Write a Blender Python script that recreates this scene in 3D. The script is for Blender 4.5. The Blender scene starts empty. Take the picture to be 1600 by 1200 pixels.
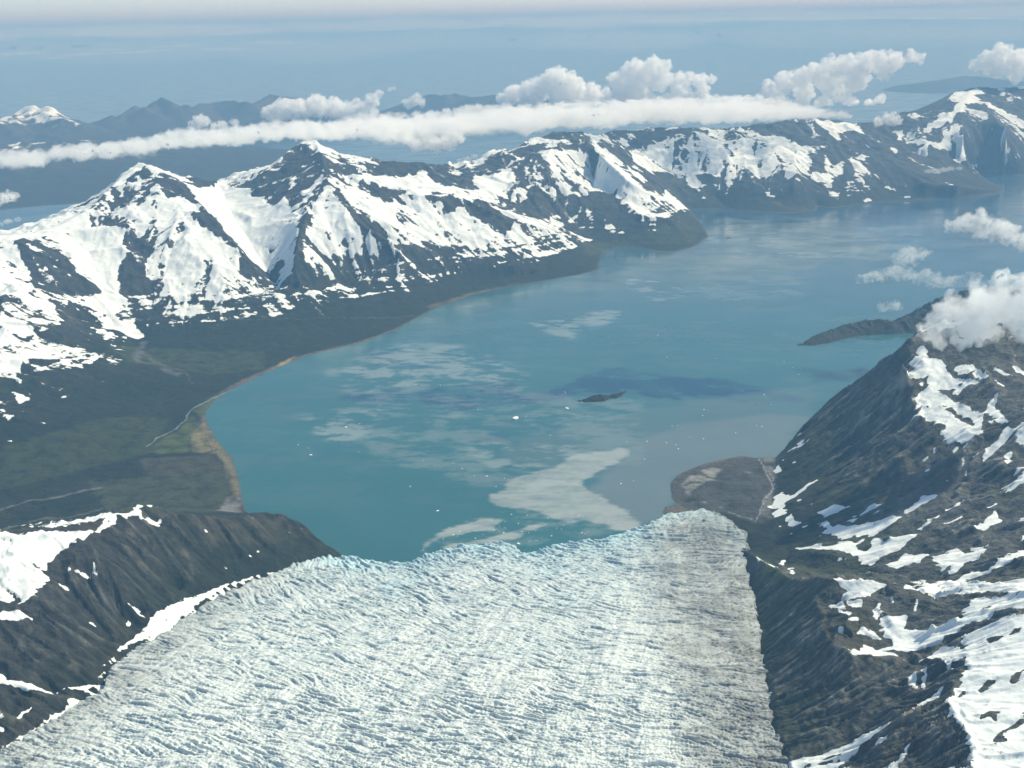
import bpy, math, random
import numpy as np
random.seed(7)
rng = np.random.default_rng(11)
sc = bpy.context.scene
COL = sc.collection
f32 = np.float32

# ------------------------------------------------------------------ camera
CAM_H = 2900.0
FPX = 1716.0                      # focal length in pixels of the 1600 wide photo
ROLL = math.radians(1.26)
PITCH = math.atan(564.0 / FPX * math.cos(ROLL))
CA, SA = math.cos(ROLL), math.sin(ROLL)
CP, SP = math.cos(PITCH), math.sin(PITCH)
R_AX = np.array([1.0, 0, 0]); F_AX = np.array([0, CP, -SP]); U_AX = np.array([0, SP, CP])

def ray(px, py):
    dx = (px - 800.0) / FPX; dy = (600.0 - py) / FPX
    u = dx * CA + dy * SA; v = -dx * SA + dy * CA
    return R_AX * u + U_AX * v + F_AX

def at_z(px, py, z):
    d = ray(px, py); t = (z - CAM_H) / d[2]
    return np.array([d[0] * t, d[1] * t, z])

def at_dist(px, py, dist):
    d = ray(px, py); t = dist / math.hypot(d[0], d[1])
    return np.array([d[0] * t, d[1] * t, CAM_H + d[2] * t])

def project(x, y, z):
    zz = z - CAM_H
    w = y * CP - zz * SP; u = x / w; v = (y * SP + zz * CP) / w
    dx = u * CA - v * SA; dy = u * SA + v * CA
    return 800.0 + dx * FPX, 600.0 - dy * FPX

cam_d = bpy.data.cameras.new('camera'); cam = bpy.data.objects.new('camera', cam_d); COL.objects.link(cam)
from mathutils import Matrix, Vector
xa = CA * R_AX - SA * U_AX; ya = SA * R_AX + CA * U_AX; za = -F_AX
cam.matrix_world = Matrix(((xa[0], ya[0], za[0], 0), (xa[1], ya[1], za[1], 0), (xa[2], ya[2], za[2], CAM_H), (0, 0, 0, 1)))
cam_d.sensor_width = 36.0; cam_d.lens = FPX / 1600.0 * 36.0
cam_d.clip_start = 10.0; cam_d.clip_end = 2.0e6
sc.camera = cam

# ------------------------------------------------------------------ noise
_p = rng.permutation(256); PERM = np.concatenate([_p, _p, _p]).astype(np.int32)
_a = np.arange(16) / 16.0 * 2 * np.pi
GX = np.cos(_a).astype(f32); GY = np.sin(_a).astype(f32)

def perlin(x, y, seed=0):
    x = np.asarray(x, f32) + f32(seed * 17.13); y = np.asarray(y, f32) + f32(seed * 31.7)
    xf = np.floor(x); yf = np.floor(y)
    xi = xf.astype(np.int32) & 255; yi = yf.astype(np.int32) & 255
    x = x - xf; y = y - yf
    u = x * x * x * (x * (x * 6 - 15) + 10); v = y * y * y * (y * (y * 6 - 15) + 10)
    def g(ix, iy, dx, dy):
        h = PERM[PERM[ix + (seed & 63)] + iy] & 15
        return GX[h] * dx + GY[h] * dy
    a = g(xi, yi, x, y); b = g(xi + 1, yi, x - 1, y); c = g(xi, yi + 1, x, y - 1); d = g(xi + 1, yi + 1, x - 1, y - 1)
    return ((a + u * (b - a)) * (1 - v) + (c + u * (d - c)) * v) * f32(1.5)

def fbm(x, y, wl, octs=4, gain=0.5, seed=0):
    r = 0; a = 1.0; s = 0
    for o in range(octs):
        r = r + a * perlin(x / f32(wl), y / f32(wl), seed + o * 3); s += a; a *= gain; wl *= 0.5
    return r / f32(s)

def ridged(x, y, wl, octs=4, gain=0.5, seed=0):
    r = 0; a = 1.0; s = 0; w = 1.0
    for o in range(octs):
        n = 1 - np.abs(perlin(x / f32(wl), y / f32(wl), seed + o * 5)) * 1.35
        n = n * n
        r = r + a * n * w; w = np.clip(n * 1.4, 0, 1); s += a; a *= gain; wl *= 0.5
    return r / f32(s)

def sstep(a, b, x):
    t = np.clip((x - a) / (b - a), 0, 1); return t * t * (3 - 2 * t)

def blur(a, n=1):
    for _ in range(n):
        p = np.pad(a, 1, mode='edge')
        a = (p[:-2, 1:-1] + p[2:, 1:-1] + 2 * p[1:-1, 1:-1]) * f32(0.25)
        p = np.pad(a, 1, mode='edge')
        a = (p[1:-1, :-2] + p[1:-1, 2:] + 2 * p[1:-1, 1:-1]) * f32(0.25)
    return a

def pip(px, py, poly):
    inside = np.zeros(px.shape, bool); n = len(poly)
    for k in range(n):
        x0, y0 = poly[k]; x1, y1 = poly[(k + 1) % n]
        if y0 == y1: continue
        c = ((y0 > py) != (y1 > py)) & (px < (x1 - x0) * (py - y0) / (y1 - y0) + x0)
        inside ^= c
    return inside

# ------------------------------------------------------------------ land grid (log-polar about the point below the aircraft: fine near, coarse far)
DT = 0.0012
TH = np.arange(-0.63, 0.63, DT); NJ = len(TH)
L0, L1 = math.log(2300.0), math.log(31000.0)
LR = np.arange(L0, L1, DT); NI = len(LR)
RR = np.exp(LR)
X = (RR[:, None] * np.sin(TH)[None, :]).astype(f32); Y = (RR[:, None] * np.cos(TH)[None, :]).astype(f32)

def to_ij(x, y):
    return (math.log(math.hypot(x, y)) - L0) / DT, (math.atan2(x, y) - TH[0]) / DT

CSUM = np.zeros((NI, NJ), f32); CCNT = np.zeros((NI, NJ), f32)
def stamp_line(pts, S=CSUM, C=CCNT, over=True):
    g = []
    for p in pts:
        w = at_z(*p); i, j = to_ij(w[0], w[1]); g.append((i, j, p[2]))
    for (i0, j0, z0), (i1, j1, z1) in zip(g[:-1], g[1:]):
        n = int(max(abs(i1 - i0), abs(j1 - j0)) * 1.5) + 2
        t = np.linspace(0, 1, n)
        ii = np.round(i0 + (i1 - i0) * t).astype(int); jj = np.round(j0 + (j1 - j0) * t).astype(int)
        ok = (ii >= 0) & (ii < NI) & (jj >= 0) & (jj < NJ)
        ii, jj, zz = ii[ok], jj[ok], (z0 + (z1 - z0) * t)[ok]
        S[ii, jj] = zz; C[ii, jj] = 1

def poly_ij(pts, z=None):
    o = []
    for p in pts:
        w = at_z(p[0], p[1], p[2] if len(p) > 2 else z); i, j = to_ij(w[0], w[1]); o.append((j, i))
    return o
JJ, II = np.meshgrid(np.arange(NJ, dtype=f32), np.arange(NI, dtype=f32))
def mask_ij(poly):
    xs = [p[0] for p in poly]; ys = [p[1] for p in poly]
    j0, j1 = max(0, int(min(xs))), min(NJ, int(max(xs)) + 2); i0, i1 = max(0, int(min(ys))), min(NI, int(max(ys)) + 2)
    m = np.zeros((NI, NJ), bool)
    if j1 > j0 and i1 > i0:
        m[i0:i1, j0:j1] = pip(JJ[i0:i1, j0:j1], II[i0:i1, j0:j1], poly)
    return m

def erode(m, n=1):
    for _ in range(n):
        p = np.pad(m, 1, mode='edge')
        m = p[1:-1, 1:-1] & p[:-2, 1:-1] & p[2:, 1:-1] & p[1:-1, :-2] & p[1:-1, 2:]
    return m
def dilate(m, n=1): return ~erode(~m, n)

def solve(S, C, iters=70, levels=7):
    """membrane through the stamped heights, coarse to fine"""
    pyr = [(S, C)]
    for _ in range(levels - 1):
        s, c = pyr[-1]
        a, b = s.shape[0] // 2 * 2, s.shape[1] // 2 * 2
        a2 = s[:a, :b].reshape(a // 2, 2, b // 2, 2).sum((1, 3)); c2 = c[:a, :b].reshape(a // 2, 2, b // 2, 2).sum((1, 3))
        pyr.append((a2, c2))
    h = None
    for k, (s, c) in enumerate(reversed(pyr)):
        m = c > 0; v = np.where(m, s / np.maximum(c, 1), 0).astype(f32)
        if h is None:
            h = np.full(s.shape, v[m].mean() if m.any() else 0, f32)
        else:
            hh = np.repeat(np.repeat(h, 2, 0), 2, 1)
            hh = np.pad(hh, ((0, max(0, s.shape[0] - hh.shape[0])), (0, max(0, s.shape[1] - hh.shape[1]))), mode='edge')[:s.shape[0], :s.shape[1]]
            h = hh
        h = np.where(m, v, h)
        for it in range(iters if k > 0 else 400):
            p = np.pad(h, 1, mode='edge')
            h = np.where(m, v, (p[:-2, 1:-1] + p[2:, 1:-1] + p[1:-1, :-2] + p[1:-1, 2:]) * f32(0.25))
    return h

# ---- shore lines (photo pixels, sea level)
SHORE_L = [(533, 866), (480, 838), (430, 815), (385, 800), (378, 780), (372, 745), (362, 715), (340, 690), (325, 665), (320, 645), (335, 625), (365, 607), (400, 590),
           (440, 572), (480, 555), (560, 537), (620, 515), (680, 482), (740, 460), (800, 447), (860, 437), (910, 428), (935, 421), (938, 405), (945, 392),
           (968, 387), (1000, 386), (1030, 394), (1055, 394), (1085, 385), (1107, 370), (1098, 352), (1086, 338), (1078, 328), (1130, 326), (1170, 331), (1240, 333), (1275, 329),
           (1278, 322), (1300, 325), (1380, 316), (1440, 312), (1490, 309), (1540, 305), (1568, 300), (1570, 292), (1540, 283), (1500, 278), (1560, 274), (1600, 274), (1680, 268)]
SHORE_R = [(1700, 500), (1600, 500), (1500, 530), (1400, 568), (1300, 640), (1222, 706), (1213, 714), (1180, 716), (1160, 712), (1100, 725), (1060, 741), (1047, 757), (1050, 778), (1058, 788), (1040, 792), (1036, 800),
           (1020, 815), (990, 829), (940, 841), (900, 846), (870, 851), (840, 863), (815, 863), (800, 851), (780, 846), (740, 851), (700, 856), (660, 869), (640, 879), (600, 877), (560, 871), (533, 866)]
BACK = [(1900, 176), (1750, 178), (1600, 180), (1529, 182), (1480, 190), (1440, 205), (1404, 222), (1380, 238), (1340, 238), (1276, 230), (1202, 236), (1151, 245), (1100, 243), (1013, 243), (963, 250), (930, 262), (883, 255), (840, 268), (800, 290), (770, 290), (740, 322), (700, 318), (663, 305), (610, 310), (530, 300), (485, 290),
        (430, 315), (387, 335), (300, 330), (250, 335), (219, 335), (185, 350), (150, 372), (100, 392), (60, 402), (0, 402), (-150, 425), (-400, 450)]

bay = mask_ij(poly_ij(SHORE_L + SHORE_R, 0.0))
back = mask_ij(poly_ij(BACK + [(-400, 60), (1900, 60)], 0.0))
# glacier outline
GL = [(533, 866, 45), (560, 871, 45), (600, 877, 45), (640, 879, 45), (660, 868, 50), (700, 855, 55), (740, 850, 55), (780, 845, 55), (800, 850, 55), (815, 862, 50), (840, 862, 50), (870, 850, 55),
      (900, 845, 55), (940, 840, 55), (990, 828, 55), (1020, 815, 50), (1040, 803, 40), (1090, 796, 35), (1140, 808, 40), (1166, 832, 45), (1172, 850, 50), (1158, 858, 60), (1168, 885, 75), (1176, 915, 88), (1182, 950, 105), (1190, 1000, 130), (1192, 1040, 150),
      (1202, 1080, 175), (1210, 1130, 205), (1232, 1200, 245), (1250, 1270, 290)]
GLL = [(533, 866, 45), (500, 869, 55), (465, 881, 70), (433, 893, 82), (400, 905, 94), (367, 919, 112), (307, 951, 140), (264, 986, 170), (215, 1010, 195), (178, 1036, 220), (158, 1076, 238), (100, 1114, 275), (0, 1170, 330), (-120, 1232, 380)]
gpoly = poly_ij(GL + [(1250, 1420, 420), (800, 1450, 430), (-200, 1420, 470)] + GLL[::-1])
gmask = mask_ij(gpoly)
GS = np.zeros((NI, NJ), f32); GC = np.zeros((NI, NJ), f32)
stamp_line(GL, GS, GC); stamp_line(GLL, GS, GC)
for l in ([(800, 1420, 420), (800, 1200, 330), (790, 1050, 230), (800, 950, 160), (820, 890, 95)], [(300, 1200, 345), (450, 1000, 200), (560, 905, 105)], [(1050, 1200, 290), (1060, 1000, 165), (1050, 880, 90)]):
    stamp_line(l, GS, GC)
GH = solve(GS, GC, 50)

# ---- ridges, valleys, rims  (pixel x, pixel y, metres above the sea)
LINES = [
 # main crest of the range
 [(-120, 385, 880), (0, 368, 850), (60, 364, 800), (100, 350, 850), (150, 320, 980), (178, 288, 1100), (205, 262, 1210), (219, 254, 1260), (232, 258, 1240), (250, 270, 1190), (277, 275, 1060), (333, 284, 950), (387, 288, 950), (410, 274, 1050), (430, 256, 1150), (457, 231, 1280), (483, 220, 1350), (495, 221, 1340), (512, 234, 1270), (530, 247, 1180), (557, 249, 1150), (603, 259, 1080),
  (630, 253, 1080), (663, 253, 1060), (677, 267, 950), (700, 271, 900), (737, 275, 860), (752, 260, 920), (770, 235, 1010), (790, 231, 1040), (800, 240, 1010), (830, 218, 1130), (863, 207, 1190), (883, 205, 1200), (907, 210, 1160), (925, 214, 1110), (963, 203, 1110), (997, 203, 1060), (1013, 198, 1060), (1060, 199, 1060), (1104, 200, 1040), (1127, 208, 980), (1151, 203, 1000), (1202, 192, 1060), (1235, 186, 1080), (1276, 184, 1080),
  (1316, 189, 1010), (1347, 196, 930), (1370, 198, 900), (1404, 186, 1000), (1431, 173, 1100), (1465, 160, 1200), (1489, 143, 1330), (1529, 135, 1400), (1566, 138, 1370), (1600, 135, 1390), (1720, 130, 1400)],
 # spurs of the first peak
 [(219, 254, 1260), (247, 263, 1210), (277, 287, 1090), (310, 313, 960), (340, 347, 800), (373, 387, 600), (400, 420, 420), (418, 450, 250)],
 [(247, 280, 1150), (272, 305, 1020), (280, 335, 880), (268, 365, 750), (250, 400, 570), (240, 440, 390), (236, 485, 200)],
 [(280, 335, 880), (300, 365, 740), (330, 400, 560), (350, 440, 380), (370, 465, 250)],
 [(0, 372, 850), (35, 378, 820), (65, 402, 690), (100, 440, 500), (140, 480, 310), (165, 512, 170)],
 [(130, 375, 700), (155, 440, 430), (175, 490, 240), (207, 523, 120), (215, 545, 70), (290, 580, 25), (335, 606, 6)],
 [(345, 295, 900), (362, 335, 740), (392, 382, 540), (420, 425, 320), (440, 455, 200)],
 # spurs of the second peak
 [(483, 222, 1340), (478, 260, 1150), (474, 310, 950), (480, 335, 860), (467, 367, 720), (463, 400, 540), (460, 420, 420), (470, 450, 250)],
 [(495, 222, 1340), (505, 250, 1240), (512, 283, 1090), (530, 310, 960), (550, 337, 820), (580, 360, 680), (613, 377, 560), (625, 395, 430)],
 [(530, 247, 1180), (545, 287, 1000), (570, 302, 920), (600, 308, 870), (623, 300, 890), (638, 318, 780), (652, 335, 660)],
 [(625, 300, 890), (663, 306, 850), (710, 303, 820), (737, 314, 750), (780, 335, 600), (813, 347, 490), (850, 354, 400), (883, 373, 240), (903, 390, 110), (925, 418, 10)],
 [(560, 345, 760), (600, 375, 520)], [(690, 340, 600), (720, 385, 360), (740, 410, 230)],
 # third peak
 [(883, 207, 1190), (868, 240, 1010), (855, 245, 990), (857, 285, 740), (880, 310, 560)],
 [(830, 220, 1120), (818, 250, 960), (815, 285, 760), (800, 320, 560)],
 [(907, 212, 1150), (925, 228, 1050), (955, 258, 850), (985, 285, 640), (1010, 300, 500), (1045, 315, 330), (1070, 326, 60)],
 [(930, 270, 620), (925, 298, 520), (950, 298, 500), (973, 311, 430), (1000, 335, 320), (1050, 345, 240), (1092, 365, 70)],
 [(860, 325, 330), (900, 352, 200), (935, 375, 80)],
 # fourth group
 [(1084, 207, 1040), (1110, 219, 912), (1144, 237, 748), (1152, 262, 542), (1170, 285, 357), (1190, 300, 230), (1225, 322, 44), (1240, 329, 10)],
 [(1151, 204, 1000), (1185, 222, 880), (1215, 226, 830), (1238, 240, 720), (1245, 265, 520), (1240, 290, 330)],
 [(1276, 185, 1080), (1300, 215, 830), (1320, 245, 580), (1330, 275, 360), (1350, 300, 160), (1370, 314, 20)],
 [(1235, 188, 1070), (1255, 215, 860), (1290, 250, 560), (1290, 285, 300)],
 [(1040, 260, 560), (1075, 290, 330), (1120, 310, 120), (1135, 324, 8)],
 [(1400, 250, 500), (1440, 285, 260), (1500, 293, 160), (1560, 298, 30)],
 [(1390, 200, 850), (1410, 225, 650), (1440, 250, 400)],
 # right massif
 [(1520, 138, 1380), (1500, 172, 1130), (1480, 200, 880), (1450, 225, 660), (1425, 240, 520)],
 [(1500, 172, 1130), (1505, 210, 800), (1500, 245, 450), (1495, 268, 150)],
 [(1529, 136, 1390), (1545, 175, 1080), (1570, 200, 860), (1590, 225, 640), (1600, 250, 380)],
 # lower front of the range: foot of the slopes
 [(236, 485, 200), (300, 500, 150), (370, 465, 250), (418, 452, 240), (470, 450, 245), (560, 440, 190), (625, 400, 380), (660, 420, 230), (740, 412, 220), (800, 415, 160), (850, 400, 170), (883, 385, 170)],
 [(207, 523, 110), (280, 530, 80), (380, 520, 55), (480, 505, 60), (560, 490, 60), (650, 465, 60), (740, 440, 55), (830, 428, 35)],
 # left hillside
 [(0, 560, 380), (70, 560, 330), (140, 560, 230)], [(0, 460, 640), (60, 450, 560), (110, 470, 400)],
 [(-150, 560, 420), (0, 640, 210), (60, 660, 150), (140, 640, 110), (200, 620, 70)], [(0, 730, 70), (100, 725, 48), (200, 690, 30), (260, 640, 18), (305, 612, 10)],
 [(0, 800, 45), (100, 780, 32), (200, 770, 22), (300, 760, 14), (350, 770, 8)], [(-200, 690, 190), (-150, 760, 90)],
 # near left headland
 [(-200, 850, 680), (0, 835, 620), (60, 833, 600), (100, 829, 580), (140, 821, 560), (180, 803, 535), (215, 789, 520), (240, 789, 490), (265, 800, 440), (300, 807, 395), (340, 812, 330), (375, 805, 285), (410, 799, 255), (440, 803, 215), (470, 818, 155), (490, 836, 95), (510, 852, 50), (533, 866, 8)],
 [(-200, 790, 70), (0, 815, 42), (100, 812, 38), (250, 785, 28), (330, 793, 18)],
 [(105, 835, 565), (142, 850, 540), (150, 870, 520), (120, 880, 520), (85, 887, 510), (75, 920, 500), (30, 947, 510), (-60, 955, 540)],
 [(0, 880, 590), (60, 860, 585)],
 [(148, 888, 500), (175, 915, 400), (205, 940, 280), (225, 962, 185)], [(140, 905, 430), (180, 950, 270), (212, 985, 195)],
 [(80, 925, 480), (130, 965, 350), (175, 1005, 215)], [(60, 950, 480), (110, 1010, 340), (150, 1045, 240)], [(0, 970, 500), (40, 1020, 420), (75, 1060, 320), (90, 1083, 275)], [(-150, 1020, 540), (0, 1056, 400), (50, 1072, 340), (88, 1084, 275)],
 [(-100, 1060, 480), (0, 1080, 390), (60, 1092, 310)],
 [(250, 830, 420), (262, 880, 300), (280, 925, 160)], [(340, 830, 290), (360, 880, 150), (372, 903, 110)], [(440, 820, 170), (460, 850, 100), (470, 873, 72)],
 # right mountain
 [(1216, 712, 4), (1249, 673, 120), (1275, 645, 235), (1303, 619, 370), (1330, 599, 490), (1364, 572, 640), (1397, 552, 760), (1418, 532, 840), (1430, 524, 870), (1470, 505, 950), (1530, 500, 1000), (1600, 515, 960), (1720, 520, 980)],
 [(1213, 717, 5), (1208, 745, 12), (1206, 775, 22), (1205, 800, 34), (1222, 828, 60), (1232, 862, 90), (1226, 880, 95)],
 [(1411, 575, 770), (1420, 600, 700), (1426, 625, 650), (1435, 648, 610), (1458, 672, 575), (1478, 693, 545), (1509, 690, 580), (1539, 682, 620), (1576, 664, 690), (1610, 652, 740), (1700, 640, 800)],
 [(1440, 560, 800), (1480, 600, 720), (1500, 650, 640)], [(1530, 560, 850), (1560, 610, 770)],
 [(1330, 610, 455), (1300, 690, 250), (1260, 745, 120)], [(1411, 580, 750), (1370, 650, 480), (1310, 730, 240), (1260, 790, 110)],
 [(1435, 650, 600), (1390, 720, 400), (1330, 780, 240), (1270, 830, 130)], [(1478, 695, 540), (1450, 745, 440), (1400, 800, 330), (1340, 850, 230)],
 [(1540, 684, 610), (1520, 740, 490), (1480, 800, 410), (1430, 860, 330)], [(1600, 740, 600), (1570, 790, 510), (1530, 850, 450)],
 [(1226, 880, 95), (1290, 890, 185), (1347, 897, 230), (1400, 897, 320), (1460, 915, 390), (1530, 903, 490), (1600, 868, 590)],
 [(1235, 868, 110), (1270, 862, 190), (1320, 868, 240)],
 # near right rib
 [(1158, 859, 62), (1178, 868, 120), (1200, 882, 175), (1239, 907, 275), (1270, 907, 370), (1293, 906, 430), (1340, 906, 470), (1387, 911, 490), (1428, 925, 470), (1465, 938, 450), (1499, 932, 520), (1546, 924, 620), (1573, 924, 660), (1600, 920, 710), (1700, 905, 820)],
 [(1239, 908, 275), (1270, 925, 370), (1284, 960, 395), (1286, 990, 400), (1300, 1000, 415), (1330, 1021, 440), (1352, 1022, 450), (1420, 1030, 480), (1433, 1038, 490), (1470, 1020, 530), (1500, 1000, 580), (1540, 975, 640), (1600, 955, 720)],
 [(1345, 925, 460), (1375, 965, 440), (1400, 1005, 450), (1430, 1000, 470)], [(1380, 920, 480), (1430, 945, 490), (1425, 965, 480)],
 [(1172, 895, 82), (1180, 925, 95), (1187, 955, 112), (1195, 1000, 138), (1197, 1040, 158), (1207, 1080, 182), (1216, 1130, 212), (1237, 1195, 252), (1262, 1270, 300)],
 [(1237, 1198, 252), (1300, 1176, 305), (1350, 1145, 370), (1400, 1108, 440), (1450, 1072, 500), (1478, 1050, 545)],
 [(1431, 1038, 488), (1460, 1045, 520), (1490, 1030, 575)],
 [(1488, 1040, 580), (1483, 1094, 610), (1499, 1124, 625), (1516, 1151, 640), (1522, 1198, 640), (1540, 1280, 680)],
 [(1540, 1060, 640), (1610, 1045, 690), (1720, 1020, 770)], [(1540, 1180, 650), (1620, 1170, 690), (1740, 1150, 760)],
 [(1440, 1100, 545), (1400, 1140, 470), (1350, 1185, 390), (1320, 1230, 360)],
 [(1480, 1130, 600), (1440, 1180, 510), (1400, 1240, 440)],
 [(1280, 1000, 395), (1240, 1035, 270), (1205, 1060, 175)], [(1330, 1025, 440), (1270, 1080, 300), (1218, 1120, 210)], [(1400, 1032, 478), (1320, 1110, 345), (1250, 1170, 265)],
 # delta
 [(1070, 770, 4), (1120, 750, 4), (1170, 740, 5)], [(1080, 788, 7), (1130, 780, 8), (1175, 800, 14), (1190, 830, 30)], [(1165, 825, 30), (1180, 845, 40), (1195, 868, 62)], [(1200, 885, 80), (1220, 890, 92)],
]
for l in LINES: stamp_line(l)
land_near = CCNT > 0
w = erode(bay, 2) & ~gmask
CSUM[w] = -14; CCNT[w] = 1
w = erode(back, 6); CSUM[w] = -25; CCNT[w] = 1
stamp_line([(p[0], p[1], 0.6) for p in SHORE_L]); stamp_line([(p[0], p[1], 0.6) for p in SHORE_R[:16]])
w = erode(gmask, 3); CSUM[w] = (GH - 40)[w]; CCNT[w] = 1
CSUM[-2:, :] = -25; CCNT[-2:, :] = 1
H0 = solve(CSUM, CCNT)
# ------------------------------------------------------------------ relief detail
rs = np.clip(H0 / 350.0, 0, 1).astype(f32)
def wipe(m, n): return np.clip(blur(m.astype(f32), n), 0, 1)
gl_soft = wipe(dilate(gmask, 2), 3)
far_w = sstep(7500.0, 10500.0, RR)[:, None].astype(f32)
pin = 1 - .85 * np.clip(blur(blur(land_near.astype(f32), 3), 6) * 5.0, 0, 1)
wx = X + 90 * fbm(X, Y, 700, 3, seed=2); wy = Y + 90 * fbm(X, Y, 700, 3, seed=9)
H1 = H0 + rs * pin * (1 - gl_soft) * (far_w * (70 * (ridged(wx, wy, 800, 4, .5, 3) - 0.5)) +
                               (1 - far_w) * (30 * (ridged(wx, wy, 420, 4, .5, 13) - 0.5)))
H1 = H1.astype(f32)

def flow(H, n):
    s = blur(H, n)
    gi = np.zeros_like(s); gj = np.zeros_like(s)
    gi[1:-1] = s[2:] - s[:-2]; gj[:, 1:-1] = s[:, 2:] - s[:, :-2]
    m = np.sqrt(gi * gi + gj * gj) + 1e-6
    return gi / m, gj / m, m / (2 * DT * RR[:, None].astype(f32))

def lic(noise, gi, gj, steps, st=1.0):
    acc = noise.copy(); n = 1
    for sgn in (1, -1):
        pi = II.copy(); pj = JJ.copy()
        for k in range(steps):
            a = np.clip(np.rint(pi), 0, NI - 1).astype(np.int32); b = np.clip(np.rint(pj), 0, NJ - 1).astype(np.int32)
            pi += f32(sgn * st) * gi[a, b]; pj += f32(sgn * st) * gj[a, b]
            a = np.clip(np.rint(pi), 0, NI - 1).astype(np.int32); b = np.clip(np.rint(pj), 0, NJ - 1).astype(np.int32)
            acc += noise[a, b]; n += 1
    acc /= n
    return acc / (acc.std() + 1e-6)

gi, gj, _ = flow(H1, 6)
LS = lic(blur(rng.standard_normal((NI, NJ)).astype(f32), 16), gi, gj, 30, 2.2)   # spurs and combes
cell = (DT * RR[:, None]).astype(f32)
soft = 1 - gl_soft
H1 = H1 + sstep(.2, .9, rs) * pin * soft * LS * np.clip(cell * 1.3, 0, 23)
H1 = H1 + rs * soft * (1 - pin) * 11 * far_w * fbm(X, Y, 140, 3, .6, seed=57)
gi, gj, slope1 = flow(H1, 3)
wn = rng.standard_normal((NI, NJ)).astype(f32)
LF = lic(blur(wn, 1), gi, gj, 14)             # fine streaks down the slope
LM = lic(blur(rng.standard_normal((NI, NJ)).astype(f32), 3), gi, gj, 20, 1.3)
LG = lic(blur(rng.standard_normal((NI, NJ)).astype(f32), 9), gi, gj, 26, 2.0)
LCo = lic(blur(rng.standard_normal((NI, NJ)).astype(f32), 5), gi, gj, 22, 1.6)   # gullies
n1 = fbm(X, Y, 420, 4, seed=51); n2 = fbm(X, Y, 110, 3, seed=55); n2 = n2 / n2.std()
bandc = fbm(X * .3 + 3 * H1, Y * .25 + 5.5 * H1, 150, 3, seed=61); bandc = bandc / bandc.std(); n4 = fbm(X, Y, 48, 3, .6, seed=58); n4 = n4 / n4.std()       # benches along the contour
lowland = (H0 > -1) & (H0 < 30)

# ------------------------------------------------------------------ which ground is in the photo
PX, PY = project(X, Y, H1)
tan_el = (H1 - CAM_H) / RR[:, None].astype(f32)
run = np.maximum.accumulate(np.where(gmask, np.maximum(tan_el, (GH - CAM_H) / RR[:, None]), tan_el), axis=0)
VIS = tan_el >= run - 0.0016

def Zm(k):
    return {'A': (0, 230, .1875), 'B': (300, 200, .1875), 'C': (580, 220, .1875), 'D': (860, 180, .1875), 'E': (1140, 160, .1875), 'F': (1360, 100, .1875), 'G': (1140, 680, .1875),
            'H': (1340, 660, .2042), 'I': (1060, 800, .3375), 'J': (0, 800, 1 / 3.), 'K': (1060, 400, .3375), 'L': (0, 400, 1 / 3.), 'P': (0, 0, 1), 'Q': (1000, 690, .1625), 'M': (530, 400, 1 / 3.), 'N': (780, 550, .2), 'O': (500, 750, .3125)}[k]
def tr(k, pts):
    a, b, s = Zm(k); return [(a + x * s, b + y * s) for x, y in pts]

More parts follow.
